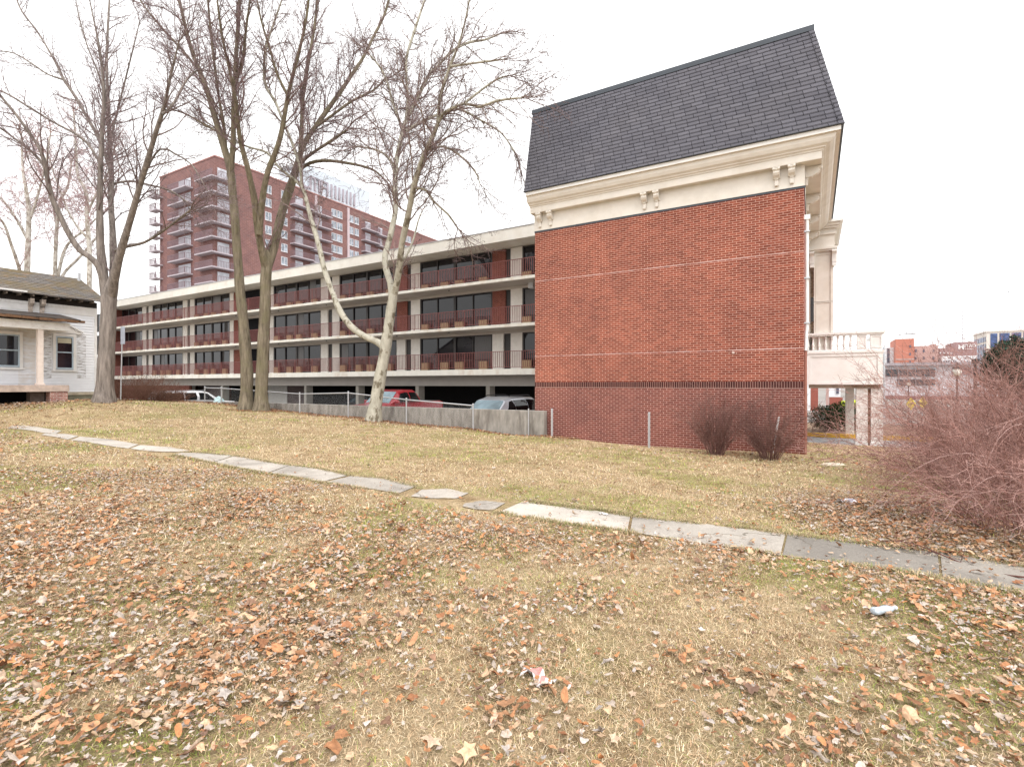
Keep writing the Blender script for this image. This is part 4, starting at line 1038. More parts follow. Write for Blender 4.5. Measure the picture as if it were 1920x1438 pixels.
def sprout(T, p, d, length, r0, level, cfg, balls):
    lv = cfg['levels'][level]; n = max(3, int(length/lv['seg'])+1)
    pts = [p]; dd = d/np.linalg.norm(d); sl = length/n
    for i in range(n):
        dd = dd+rng.normal(size=3)*lv['wob']+np.array([0, 0, lv['trop']])*(1 if i > n*.2 else .4); dd /= np.linalg.norm(dd); pts.append(pts[-1]+dd*sl)
    pts = np.array(pts); rad = np.maximum(r0*(1-np.linspace(0, 1, n+1)*.72), cfg['rmin'])
    T.add(pts, rad, 5 if level == 0 else 3, tuple(np.array(cfg['tint'][level])*rng.uniform(.85, 1.15)))
    if level+1 < len(cfg['levels']):
        nx = cfg['levels'][level+1]; s = lv['bare']*length
        while s < length:
            i = min(n-1, int(s/sl)); f = s/sl-i; q = pts[i]+(pts[i+1]-pts[i])*f; dl = pts[i+1]-pts[i]; dl /= np.linalg.norm(dl)
            ang = math.radians(rng.uniform(*nx['ang'])); nd = dl*math.cos(ang)+perp(dl, rng)*math.sin(ang)
            ln = length*nx['len']*rng.uniform(.55, 1.2)*(1.1-.55*s/length)
            sprout(T, q, nd, max(ln, .12), min(rad[i]*.7, nx['r']), level+1, cfg, balls)
            s += nx['gap']*rng.uniform(.6, 1.4)
    elif balls is not None and rng.random() < cfg['balls']: balls.append(pts[-1]-np.array([0, 0, .05]))
def tree(name, label, Z, limbs, bark, cfg, crown_mat, group=None, base_flare=1.5, depth_seed=0, floor_py=420, zfun=None):
    r = np.random.default_rng(depth_seed); T = Tubes(); C = Tubes(); balls = [] if cfg.get('balls') else None
    base = P(limbs[0][0][0], limbs[0][0][1], Z); gz0 = gz(base.x, base.y)
    root = thing(name, label, 'tree', (base.x, base.y, gz0), 0, group); o0 = np.array([base.x, base.y, gz0])
    ends = {}
    # depth: every limb starts at the depth its parent had there and drifts away from it
    drawn = []
    for li, limb in enumerate(limbs):
        px = np.array([q[:2] for q in limb], float); w = np.array([q[2] for q in limb], float)
        if li == 0: z0 = Z; slope = 0
        else:
            best = min(((abs(px[0][0]-b[0])+abs(px[0][1]-b[1]), b[2]) for b in drawn), key=lambda x: x[0]); z0 = best[1]; slope = r.uniform(-.45, .45)
        run = np.concatenate([[0], np.cumsum(np.hypot(*np.diff(px, axis=0).T))])*Z/F
        zz = z0+slope*run
        pts = np.array([P(a[0], a[1], z) for a, z in zip(px, zz)]); rad = w/2*zz/F*np.cos(np.arctan(np.abs(px[:, 0]-HX)/F))*.97
        if li == 0: pts[0][2] = gz0-.25; 
        for a, z in zip(px, zz): drawn.append((a[0], a[1], z))
        sp, sr = smooth_poly(pts, rad, .28)
        if li == 0:
            h = sp[:, 2]-gz0; sr = sr*(1+(base_flare-1)*np.exp(-np.maximum(h, 0)/.35))
        sr = sr*(1+.035*np.sin(np.arange(len(sr))*1.3+li)); 
        T.add(sp-o0, sr, 14 if sr.max() > .12 else 8)
        # side branches
        s = 0; i = 0; L_ = np.concatenate([[0], np.cumsum(np.linalg.norm(np.diff(sp, axis=0), axis=1))]); tot = L_[-1]; s = rng.uniform(.2, .6)
        while s < tot:
            i = min(len(sp)-2, np.searchsorted(L_, s)); py = HY-(sp[i][2]-E)*F/sp[i][1]
            dens = min(1.0, max(0, (floor_py-py)/110))
            if sr[i] > .16: dens *= .35
            if rng.random() < dens:
                dl = sp[i+1]-sp[i]; dl /= np.linalg.norm(dl); ang = math.radians(rng.uniform(*cfg['levels'][0]['ang'])); nd = dl*math.cos(ang)+perp(dl, rng)*math.sin(ang)
                ln = np.clip(sr[i]*cfg['k'], cfg['lmin'], cfg['lmax'])*rng.uniform(.6, 1.25)
                sprout(C, sp[i]-o0, nd, ln, min(sr[i]*.45, .03), 0, cfg, balls)
            s += cfg['levels'][0]['gap']*rng.uniform(.6, 1.4)
        dl = sp[-1]-sp[-2]; dl /= np.linalg.norm(dl)
        if sr[-1] < .07:
            for _ in range(4): sprout(C, sp[-1]-o0, dl+rng.normal(size=3)*.38, cfg['lmin']*1.25, min(max(sr[-1]*.7, .008), .03), 0, cfg, balls)
    T.build('trunk', bark, root); c = C.build('crown', crown_mat, root)
    if balls:
        v, tq = [], []
        oct_ = np.array([(1, 0, 0), (-1, 0, 0), (0, 1, 0), (0, -1, 0), (0, 0, 1), (0, 0, -1)], float)*.021
        ft = np.array([(0, 2, 4), (2, 1, 4), (1, 3, 4), (3, 0, 4), (2, 0, 5), (1, 2, 5), (3, 1, 5), (0, 3, 5)])
        for k, bpos in enumerate(balls): v.append(oct_*rng.uniform(.8, 1.2)+bpos); tq.append(ft+6*k)
        o = np_mesh('seed_balls', np.concatenate(v), None, np.concatenate(tq), mat_plain('seed_ball', (.06, .042, .035), .95), root); o['kind'] = 'stuff'
    return root
TWIG = mat_bark('twig_bark', (.16, .125, .125), (.27, .22, .22), scale=5, stretch=1)
TWIGS = mat_bark('sycamore_twig_bark', (.19, .15, .145), (.33, .27, .255), scale=5, stretch=1)
BARK_A = mat_bark('maple_bark', (.075, .062, .054), (.32, .275, .245), scale=9, stretch=.12)
BARK_B = mat_bark('mossy_bark', (.07, .056, .04), (.31, .26, .19), moss=(.19, .17, .10), scale=9, stretch=.12)
BARK_S = mat_bark('sycamore_bark', (.31, .29, .235), (.51, .48, .40), patch=(.17, .145, .105), scale=6, stretch=.5, patch_lim=(.53, .60))
BARK_P = mat_bark('pale_sycamore_bark', (.42, .39, .345), (.58, .545, .50), patch=(.30, .26, .22), scale=3, stretch=.6)
cfgA = dict(rmin=.0042, k=30, lmin=1.7, lmax=3.8, balls=0, tint=[(.9, .85, .82), (1, .92, .92), (1.1, 1, 1.02), (1.15, 1.0, 1.05)],
            levels=[dict(seg=.22, wob=.10, trop=.05, ang=(22, 48), gap=.38, bare=.12, r=.03), dict(seg=.14, wob=.13, trop=.03, ang=(25, 60), gap=.24, bare=.15, r=.011, len=.48), dict(seg=.1, wob=.16, trop=.02, ang=(25, 60), gap=.18, bare=.2, r=.006, len=.45)])
cfgB = dict(rmin=.0045, k=28, lmin=1.6, lmax=3.6, balls=.035, tint=[(.95, .82, .78), (1.05, .9, .9), (1.1, .98, 1.0), (1.1, .98, 1.02)],
            levels=[dict(seg=.22, wob=.13, trop=.04, ang=(22, 48), gap=.29, bare=.1, r=.03), dict(seg=.14, wob=.18, trop=.01, ang=(25, 65), gap=.20, bare=.12, r=.011, len=.48), dict(seg=.09, wob=.22, trop=.0, ang=(25, 65), gap=.16, bare=.15, r=.0065, len=.45)])
cfgD = dict(rmin=.0048, k=32, lmin=1.5, lmax=4.2, balls=.06, tint=[(1.0, .95, .9), (.95, .85, .85), (.85, .75, .80), (.78, .68, .74)],
            levels=[dict(seg=.2, wob=.15, trop=.0, ang=(22, 52), gap=.26, bare=.1, r=.03), dict(seg=.13, wob=.22, trop=-.03, ang=(25, 65), gap=.19, bare=.1, r=.012, len=.42), dict(seg=.08, wob=.26, trop=-.02, ang=(25, 70), gap=.12, bare=.12, r=.007, len=.42)])
cfgE = dict(rmin=.010, k=30, lmin=1.6, lmax=5.0, balls=0, tint=[(1.5, 1.35, 1.3), (1.4, 1.15, 1.2), (1.4, 1.1, 1.2)],
            levels=[dict(seg=.4, wob=.14, trop=.02, ang=(25, 60), gap=.55, bare=.1, r=.05), dict(seg=.25, wob=.2, trop=0, ang=(25, 65), gap=.29, bare=.1, r=.02, len=.48), dict(seg=.16, wob=.25, trop=0, ang=(25, 70), gap=.26, bare=.1, r=.012, len=.48)])
maple = [
 [(195, 751, 36), (198, 700, 35), (201, 640, 33), (203, 600, 32), (204, 560, 33), (207, 535, 22), (209, 515, 6)],
 [(204, 575, 24), (197, 545, 22), (192, 500, 20), (188, 455, 17), (187, 400, 14), (187, 375, 13), (189, 300, 10), (192, 240, 9), (195, 180, 8), (188, 100, 5), (172, 20, 3), (160, -40, 2)],
 [(206, 575, 22), (213, 540, 20), (213, 490, 17), (211, 430, 13), (208, 380, 12), (209, 330, 11), (206, 280, 10), (203, 200, 8), (200, 120, 6), (203, 40, 5), (208, -40, 3)],
 [(207, 560, 22), (219, 500, 19), (230, 460, 16), (245, 410, 14), (262, 350, 12), (280, 290, 11), (295, 240, 9), (308, 200, 8), (318, 150, 6), (328, 110, 4), (335, 80, 3)],
 [(303, 215, 6), (325, 195, 5), (350, 150, 5), (370, 132, 3)],
 [(196, 535, 16), (185, 500, 14), (168, 482, 13), (150, 470, 13), (130, 440, 13), (110, 400, 12), (97, 370, 12), (88, 330, 11), (85, 310, 10), (75, 280, 8), (55, 250, 7), (30, 215, 7), (5, 185, 6), (-20, 150, 4)],
 [(86, 315, 7), (60, 285, 6), (30, 262, 5), (0, 240, 5), (-30, 225, 4)],
 [(208, 320, 8), (195, 285, 8), (180, 250, 8), (160, 215, 7), (140, 180, 7), (120, 150, 7), (100, 110, 5), (70, 60, 4), (40, 20, 4), (25, -20, 3)],
 [(187, 305, 6), (165, 270, 6), (140, 250, 6), (110, 235, 5), (60, 205, 5), (20, 180, 5), (-10, 165, 4)],
 [(208, 258, 5), (220, 210, 4), (235, 150, 4), (250, 90, 3), (262, 40, 2)],
 [(216, 470, 8), (240, 462, 7), (270, 455, 6), (300, 437, 6), (330, 415, 5), (358, 393, 4)],
 [(211, 345, 5), (245, 340, 5), (285, 348, 4), (320, 358, 4), (352, 380, 3)],
 [(203, 205, 5), (185, 140, 4), (165, 90, 3), (150, 40, 3), (140, -10, 2)],
 [(244, 412, 6), (270, 330, 5), (300, 280, 4), (330, 290, 4), (360, 310, 3), (390, 360, 2)],
 [(120, 150, 5), (90, 140, 4), (60, 120, 4), (25, 100, 3), (-15, 95, 3)]]
twinL = [
 [(460, 771, 26), (462, 740, 25), (463, 700, 25), (459, 640, 23), (455, 590, 20), (450, 545, 20), (447, 500, 18), (443, 450, 17), (440, 400, 17), (436, 360, 16), (432, 320, 16), (424, 290, 14), (412, 250, 13), (400, 210, 12), (388, 170, 11), (372, 130, 9), (358, 90, 8), (345, 40, 7), (330, -30, 5)],
 [(433, 330, 12), (437, 270, 11), (438, 220, 10), (440, 160, 9), (443, 100, 8), (447, 40, 8), (450, -40, 6)],
 [(424, 290, 8), (420, 240, 7), (410, 180, 6), (402, 120, 6), (395, 60, 5), (388, -20, 4)],
 [(374, 135, 6), (345, 98, 5), (310, 60, 5), (280, 25, 4), (255, -10, 3)],
 [(440, 165, 6), (455, 110, 6), (462, 50, 5), (472, -20, 4)],
 [(412, 250, 5), (385, 235, 5), (350, 215, 4), (320, 205, 3)]]
twinR = [
 [(490, 773, 26), (490, 740, 25), (492, 690, 25), (494, 640, 24), (497, 580, 22), (498, 530, 22), (500, 497, 21), (501, 480, 13), (501, 468, 4)],
 [(500, 505, 18), (489, 462, 15), (482, 420, 14), (478, 380, 14), (472, 350, 12), (463, 310, 11), (452, 270, 10), (446, 230, 9), (442, 190, 8), (430, 130, 6), (415, 60, 5), (405, -20, 3)],
 [(486, 440, 14), (490, 390, 13), (496, 350, 12), (503, 320, 11), (515, 290, 11), (525, 260, 10), (533, 220, 9), (540, 180, 8), (552, 130, 7), (565, 80, 6), (575, 30, 5), (582, -30, 4)],
 [(500, 505, 19), (512, 470, 17), (521, 430, 17), (531, 390, 17), (543, 355, 17), (553, 325, 15), (560, 300, 12), (570, 270, 10), (590, 240, 9), (615, 205, 9), (640, 170, 8), (660, 140, 7), (680, 110, 6), (700, 70, 5), (720, 30, 5), (735, -20, 4)],
 [(563, 290, 9), (566, 230, 8), (568, 180, 8), (576, 130, 7), (585, 80, 6), (592, 30, 5), (597, -20, 4)],
 [(556, 318, 8), (572, 298, 7), (600, 278, 6), (625, 262, 6), (652, 243, 4)],
 [(554, 325, 8), (572, 311, 7), (592, 303, 7), (620, 302, 6), (650, 306, 6), (680, 312, 5), (705, 322, 4), (726, 342, 3)],
 [(590, 240, 6), (625, 215, 5), (660, 190, 5), (700, 170, 4), (720, 150, 3)],
 [(540, 180, 5), (520, 140, 5), (505, 90, 4), (490, 40, 4), (480, -10, 3)]]
syc = [
 [(699, 790, 27), (704, 760, 25), (709, 730, 24), (714, 700, 23), (720, 670, 22), (724, 645, 22), (729, 610, 20), (733, 580, 19), (737, 556, 18), (739, 540, 12), (740, 530, 4)],
 [(722, 652, 15), (706, 640, 14), (682, 630, 13), (656, 610, 13), (636, 580, 12), (622, 545, 11), (608, 505, 11), (600, 470, 10), (592, 440, 10), (583, 410, 9), (574, 375, 8), (566, 350, 8), (547, 334, 6), (521, 312, 5), (501, 287, 5), (458, 273, 4), (415, 247, 4), (380, 225, 3)],
 [(566, 350, 6), (563, 317, 6), (551, 277, 6), (530, 226, 5), (517, 193, 6), (496, 153, 6), (499, 90, 5), (515, 40, 4), (532, -10, 3)],
 [(736, 560, 15), (732, 530, 13), (724, 505, 12), (722, 480, 12), (730, 450, 11), (737, 420, 11), (742, 390, 10), (741, 350, 10), (742, 310, 10), (748, 280, 9), (754, 250, 9), (760, 230, 8), (775, 200, 7), (790, 170, 6), (805, 140, 6), (820, 125, 5), (850, 95, 5), (880, 80, 5), (910, 75, 4), (935, 65, 3)],
 [(738, 555, 15), (745, 525, 13), (750, 490, 13), (754, 455, 12), (762, 420, 12), (770, 380, 11), (776, 350, 11), (788, 310, 10), (800, 280, 9), (812, 255, 9), (820, 235, 7), (830, 215, 6), (845, 205, 6), (870, 195, 5), (900, 200, 5), (930, 190, 5), (955, 186, 4), (978, 184, 3)],
 [(760, 230, 6), (765, 190, 6), (762, 150, 5), (762, 110, 5), (770, 80, 5), (780, 50, 5), (793, 10, 4), (802, -20, 3)],
 [(754, 245, 6), (745, 215, 5), (735, 190, 5), (728, 160, 4), (715, 130, 4), (695, 105, 3)],
 [(742, 315, 6), (722, 290, 5), (700, 280, 4), (670, 275, 3)],
 [(820, 235, 6), (823, 200, 6), (825, 180, 5), (835, 150, 5), (845, 120, 5), (860, 85, 4), (872, 40, 3), (880, 0, 3)],
 [(774, 352, 6), (795, 355, 5), (805, 365, 5), (815, 380, 4), (840, 402, 4), (858, 428, 3)],
 [(755, 250, 7), (780, 235, 6), (805, 222, 6), (830, 212, 5), (860, 205, 5), (900, 225, 4), (940, 250, 3), (965, 285, 3)],
 [(752, 492, 5), (763, 478, 4), (775, 450, 4), (784, 415, 3), (792, 395, 2)],
 [(845, 125, 5), (880, 120, 4), (920, 115, 4), (945, 112, 2)],
 [(870, 195, 5), (895, 175, 4), (930, 150, 4), (955, 142, 2)],
 [(800, 282, 5), (830, 275, 4), (860, 290, 4), (890, 320, 3), (900, 345, 2)]]
tree('maple_tree', 'large brown-barked bare maple in front of the right corner of the white house', 21.0, maple, BARK_A, cfgA, TWIG, depth_seed=1, base_flare=1.45, floor_py=455)
tree('bare_tree', 'left one of two close mossy trunks between white house and sycamore', 24.3, twinL, BARK_B, cfgB, TWIG, 'pair of bare mossy trees', depth_seed=2, base_flare=1.5, floor_py=330)
tree('bare_tree', 'right one of two close mossy trunks, forking in a wide Y', 24.1, twinR, BARK_B, cfgB, TWIG, 'pair of bare mossy trees', depth_seed=3, base_flare=1.5, floor_py=350)
tree('sycamore_tree', 'pale mottled leaning sycamore with forked trunk and long low left limb', 20.5, syc, BARK_S, cfgD, TWIGS, depth_seed=4, base_flare=1.35, floor_py=455)
bg = [
 ('pale bare sycamore behind the house roof, nearest the big maple', 44, [[(165, 640, 11), (167, 560, 11), (168, 475, 10), (163, 408, 9), (163, 372, 8), (157, 350, 7), (146, 329, 6), (142, 272, 5), (138, 210, 3)], [(164, 400, 6), (180, 365, 5), (200, 330, 4), (215, 280, 3)], [(166, 450, 6), (135, 410, 4), (110, 350, 4), (90, 290, 3)]]),
 ('pale bare sycamore with three stems behind the middle of the house roof', 47, [[(103, 640, 11), (102, 560, 10), (103, 516, 9), (106, 435, 8), (113, 378, 7), (127, 350, 5), (135, 300, 3)], [(107, 430, 5), (98, 380, 4), (85, 330, 4), (70, 260, 3)], [(104, 540, 8), (119, 475, 7), (135, 450, 5), (160, 430, 4), (190, 400, 3)], [(104, 545, 8), (122, 510, 7), (146, 486, 6), (165, 465, 5), (185, 440, 4)]]),
 ('thick white-barked bare sycamore behind the left part of the house roof', 43, [[(48, 640, 14), (49, 560, 13), (51, 505, 13), (53, 448, 11), (54, 394, 10), (48, 350, 8), (43, 318, 6), (40, 250, 4)], [(53, 420, 7), (70, 370, 5), (85, 310, 4), (95, 250, 3)], [(52, 450, 7), (30, 410, 6), (5, 375, 5), (-25, 350, 4)], [(44, 540, 9), (35, 500, 8), (20, 456, 7), (8, 421, 6), (-10, 400, 4)]])]
for k, (lab, Z, lim) in enumerate(bg):
    tree('sycamore_tree', lab, Z, lim, BARK_P, cfgE, TWIGS, 'pale sycamores behind the house', depth_seed=20+k, base_flare=1.2, floor_py=520)
# ------------------------------------------------------------------ bare shrubs: canes with side twigs
CANE = mat_bark('shrub_bark', (.22, .13, .11), (.46, .315, .28), scale=6, stretch=1)
CANED = mat_bark('dark_shrub_bark', (.12, .062, .052), (.26, .145, .125), scale=6, stretch=1)
def shrub(name, label, base, n, hgt, spread, mat, rootr, arch, rad=.006, twigs=9, seed=0, lean=(0, 0), group=None, tints=((1, 1, 1),), cat='shrub', sub=True, tl=.33):
    r = np.random.default_rng(seed); T = Tubes(); S = Tubes()
    root = thing(name, label, cat, base, 0, group)
    for k in range(n):
        a = r.uniform(0, 2*np.pi); rr = rootr*math.sqrt(r.random()); p = np.array([math.cos(a)*rr, math.sin(a)*rr, -.05])
        p[2] += gz(base[0]+p[0], base[1]+p[1])-base[2]
        tilt = abs(r.normal(0, spread)); az = a+r.normal(0, .5)
        d = np.array([math.cos(az)*math.sin(tilt)+lean[0], math.sin(az)*math.sin(tilt)+lean[1], math.cos(tilt)]); ln = hgt*r.uniform(.55, 1.15); ns = 9; pts = [p]
        out = np.array([math.cos(az), math.sin(az), 0]); ar = arch*r.uniform(.3, 1.6)
        for i in range(ns):
            t = i/ns; d = d+out*ar*.14-np.array([0, 0, ar*.26*t])+r.normal(size=3)*.09; d /= np.linalg.norm(d); pts.append(pts[-1]+d*ln/ns)
        pts = np.array(pts); gl = np.array([gz(base[0]+q[0], base[1]+q[1]) for q in pts])-base[2]; pts[1:, 2] = np.maximum(pts[1:, 2], gl[1:]+.04)
        tn = np.array(tints[r.integers(len(tints))])*r.uniform(.8, 1.2); r0 = rad*r.uniform(.5, 1.1)*(2.0 if r.random() < .12 else 1)
        T.add(pts, r0*(1-np.linspace(0, 1, ns+1)*.7), 4, tn)
        for _ in range(twigs):
            t = r.uniform(.18, 1)*ns; i = min(ns-1, int(t)); q = pts[i]+(pts[i+1]-pts[i])*(t-i); dl = pts[i+1]-pts[i]; dl /= np.linalg.norm(dl)
            sd = dl*.75+perp(dl, r)*r.uniform(.35, .9); m_ = 5; tp = [q]; L1 = ln*tl*r.uniform(.35, 1.1)
            for j in range(m_): sd = sd+r.normal(size=3)*.16+np.array([0, 0, .02]); sd /= np.linalg.norm(sd); tp.append(tp[-1]+sd*L1/m_)
            tp = np.array(tp); S.add(tp, np.maximum(r0*.5*(1-np.linspace(0, 1, m_+1)*.6), .0016), 3, tn*r.uniform(.85, 1.15))
            if sub:
                for _ in range(4):
                    j = r.integers(1, m_); dd = tp[j]-tp[j-1]; dd /= np.linalg.norm(dd); dd = dd*.7+perp(dd, r)*.7; l2 = L1*r.uniform(.15, .45)
                    e1 = tp[j]+dd*l2*.5; e2 = e1+(dd+r.normal(size=3)*.3)*l2*.5; S.add(np.array([tp[j], e1, e2]), np.array([.0022, .0018, .0012]), 3, tn*r.uniform(.85, 1.15))
    T.build('canes', mat, root); S.build('twigs', mat, root); return root
def gp(px, py): p = on_ground(px, py); return (p.x, p.y, p.z)
shrub('bare_shrub', 'vase-shaped dark bare shrub against the brick wall, the left one of two', gp(1341, 853), 78, 1.75, .27, CANED, .18, .25, .008, 10, 31, group='two bare shrubs by the brick wall')
shrub('bare_shrub', 'dark bare shrub with a leaning stake in it near the brick corner', gp(1443, 861), 84, 1.65, .32, CANED, .21, .3, .008, 10, 32, group='two bare shrubs by the brick wall')
RT = ((1.05, .92, .90), (1.0, .80, .76), (1.45, 1.38, 1.4), (.62, .48, .46), (1.15, .95, .92))
GRP = 'reddish bare thicket at the right'
shrub('thicket_shrub', 'nearest reddish bare shrub with long arching canes over the path, right edge', (6.45, 6.3, gz(6.45, 6.3)), 210, 2.3, .62, CANE, .62, .62, .0058, 11, 41, (-.05, 0), GRP, RT)
shrub('thicket_shrub', 'broad tangled reddish shrub in the middle of the right thicket', (9.1, 8.8, gz(9.1, 8.8)), 230, 2.6, .50, CANE, .95, .5, .006, 11, 42, (-.05, 0), GRP, RT)
shrub('thicket_shrub', 'rounded low reddish shrub just right of the peeling white porch posts', (10.2, 11.5, gz(10.2, 11.5)), 170, 1.55, .5, CANE, .60, .45, .005, 12, 43, (0, 0), GRP, RT)
shrub('thicket_shrub', 'tall reddish shrub at the back of the right thicket by the evergreen', (12.2, 11.6, gz(12.2, 11.6)), 190, 3.3, .40, CANE, 1.1, .45, .006, 10, 44, (0, 0), GRP, RT)
shrub('thicket_shrub', 'tall reddish shrub half behind the nearest one, at the frame edge', (9.0, 7.9, gz(9.0, 7.9)), 190, 3.1, .42, CANE, .9, .5, .006, 10, 45, (0, 0), GRP, RT)
# a few long pale whips over the path
T = Tubes(); r = np.random.default_rng(5)
for (x0, y0), (x1, y1), h in (((6.4, 6.1), (4.6, 5.7), .75), ((6.5, 6.2), (4.3, 6.5), .95), ((6.6, 5.8), (5.0, 5.1), .5), ((6.7, 6.0), (5.3, 5.3), .9), ((7.5, 7.6), (5.4, 8.1), 1.35), ((7.6, 7.8), (5.9, 7.2), 1.1), ((7.0, 6.6), (5.5, 6.3), 1.3)):
    t = np.linspace(0, 1, 14)[:, None]; p = np.array([x0, y0, gz(x0, y0)])*(1-t)+np.array([x1, y1, gz(x1, y1)+.05])*t; p[:, 2] += np.sin(np.pi*t[:, 0]**.8)*h; p += r.normal(size=p.shape)*.012
    T.add(p, .006*(1-t[:, 0]*.7), 4, (1.5, 1.5, 1.55))
p0 = on_ground(1650, 1024); p1 = on_ground(1915, 1088); 
w = thing('fallen_branch', 'thin dark fallen branch lying across the right end of the concrete path', 'branch', (p0.x, p0.y, p0.z))
T2 = Tubes(); t = np.linspace(0, 1, 12)[:, None]; o0 = np.array(p0); pp = (np.array(p0)*(1-t)+np.array(p1)*t)-o0; pp[:, 2] += .05+.05*np.sin(t[:, 0]*6); pp[:, 1] += .06*np.sin(t[:, 0]*4)
T2.add(pp, .004+.005*t[:, 0], 6, (.8, .7, .68)); T2.build('stem', CANED, w)
T3 = Tubes()
for k in range(14):
    i = r.integers(1, 11); d = r.normal(size=3)*np.array([.25, .2, .08]); T3.add(np.array([pp[i], pp[i]+d*.5, pp[i]+d+np.array([0, 0, .02])]), np.array([.004, .003, .002]), 3, (.6, .5, .48))
T3.build('twigs', CANED, w)
WH = thing('shrub_whips', 'long pale arching shoots of the shrub hanging low over leaves beside the path', 'shoots', (6.5, 6.2, gz(6.5, 6.2))); T.V = [q-np.array([6.5, 6.2, gz(6.5, 6.2)]) for q in T.V]; T.build('canes', CANE, WH)
BROWN = mat_bark('brown_bush_bark', (.15, .075, .055), (.28, .155, .115), scale=6, stretch=1)
# brown hedge left by the white car, small bare shrub under the balcony
for k, (px, py, Z, h, lab) in enumerate(((256, 742, 27.5, 1.5, 'brown twiggy bush right beside the sign post and big maple'), (290, 745, 28.6, 1.3, 'brown twiggy bush covering the rear of the white vehicle'), (318, 748, 29.0, .75, 'low brown twiggy bush at the middle of the white vehicle'))):
    p = P(px, py, Z); shrub('brown_bush', lab, (p.x, p.y, gz(p.x, p.y)), 170, h, .5, BROWN, .75, .2, .007, 9, 50+k, group='brown bushes along the parking edge', sub=True)
p = G.w(.5, 11.5); shrub('bare_shrub', 'small purplish bare shrub growing under the balcony beside the evergreen', (*G.w(.30, 12.8)[:2], -.38), 26, .9, .5, CANE, .4, .2, .006, 7, 60)
# evergreens
def leafmass(name, label, base, ellipsoids, n, size, mats, trunk=None, cat='shrub', seed=0):
    r = np.random.default_rng(seed); root = thing(name, label, cat, base)
    V, Q, Cc = [], [], []; k = 0
    for (cx, cy, cz, rx, ry, rz) in ellipsoids:
        m_ = int(n*rx*ry*rz/sum(e[3]*e[4]*e[5] for e in ellipsoids))
        d = r.normal(size=(m_, 3)); d /= np.linalg.norm(d, axis=1)[:, None]; rad = r.random(m_)**.33
        lump = 1+.22*np.sin(d[:, 0]*7+cx*3)*np.sin(d[:, 1]*6+1)*np.sin(d[:, 2]*8)
        c = d*(rad*lump)[:, None]*np.array([rx, ry, rz])+np.array([cx, cy, cz])
        a = r.normal(size=(m_, 3)); a /= np.linalg.norm(a, axis=1)[:, None]; b = np.cross(a, r.normal(size=(m_, 3))); b /= np.linalg.norm(b, axis=1)[:, None]
        s = size*r.uniform(.6, 1.4, m_)[:, None]
        quad = np.stack([c-a*s, c-b*s*.35, c+a*s, c+b*s*.35], 1)
        V.append(quad.reshape(-1, 3)); Q.append(np.arange(m_*4).reshape(-1, 4)+k); k += m_*4
        tn = r.uniform(.6, 1.4, (m_, 1))*np.ones((1, 3)); Cc.append(np.repeat(tn, 4, 0))
    np_mesh('foliage', np.concatenate(V), np.concatenate(Q), None, mats, root, np.concatenate(Cc))
    if trunk:
        m = MB()
        for q in trunk: m.tube(q, [.09, .05, .02][:len(q)], 8)
        m.build('trunk', BARK_A, root)
    return root
EVG = mat_bark('evergreen_leaf', (.014, .034, .012), (.04, .075, .028), scale=5, stretch=1)
EVP = mat_bark('pine_needles', (.018, .036, .026), (.045, .075, .05), scale=5, stretch=1)
w = G.w(1.35, 14.2); leafmass('evergreen_shrub', 'dense dark green clipped evergreen shrub under the balcony', (w.x, w.y, -.38), [(-.6, 0, .65, .85, .7, .66), (.25, .1, .75, .9, .7, .74), (1.0, 0, .65, .8, .65, .66)], 9000, .06, EVG, [[(0, 0, 0), (0, 0, .4), (.1, 0, .9)], [(-.4, 0, 0), (-.5, 0, .6)], [(.6, 0, 0), (.8, 0, .6)]], seed=3)
p = P(1896, 720, 34); leafmass('pine_tree', 'dark green evergreen tree behind the right end of the thicket', (p.x, p.y, -.6), [(-.4, 0, 3.9, 1.2, 1.2, 1.3), (.6, .3, 4.6, 1.3, 1.2, 1.1), (1.6, 0, 4.2, 1.0, 1, 1.1), (.4, 0, 2.8, 1.6, 1.4, 1.1), (-1.2, 0, 3.0, .7, .8, .7)], 14000, .14, EVP, [[(0, 0, 0), (.1, 0, 2.5), (.3, 0, 4.8)]], 'tree', 4)

# ------------------------------------------------------------------ fallen leaves
def in_path(x, y):
    a, b = (x-G.o[0])*G.u[0]+(y-G.o[1])*G.u[1], (x-G.o[0])*G.v[0]+(y-G.o[1])*G.v[1]
    return a, b
def vnoise(x, y, s, seed):
    r = np.random.default_rng(seed); tab = r.random((64, 64)); u, v = x*s, y*s; i, j = np.floor(u).astype(int), np.floor(v).astype(int); f, g = u-i, v-j; f, g = f*f*(3-2*f), g*g*(3-2*g)
    t = lambda a, b: tab[a % 64, b % 64]
    return (t(i, j)*(1-f)+t(i+1, j)*f)*(1-g)+(t(i, j+1)*(1-f)+t(i+1, j+1)*f)*g
def fbm(x, y, s, seed): return (vnoise(x, y, s, seed)+.5*vnoise(x, y, s*2.1, seed+1)+.25*vnoise(x, y, s*4.3, seed+2))/1.75
PXc = np.array([1990, 1900, 1640, 1470, 1330, 1180, 1060, 930, 800, 650, 500, 400, 322, 250, 130, 60])
PYc = np.array([1106, 1090, 1046, 1024, 1003, 983, 968, 951, 928, 899, 876, 861, 849, 838, 822, 807])
PC = np.array([tuple(on_ground(a, b))[:2] for a, b in zip(PXc, PYc)])
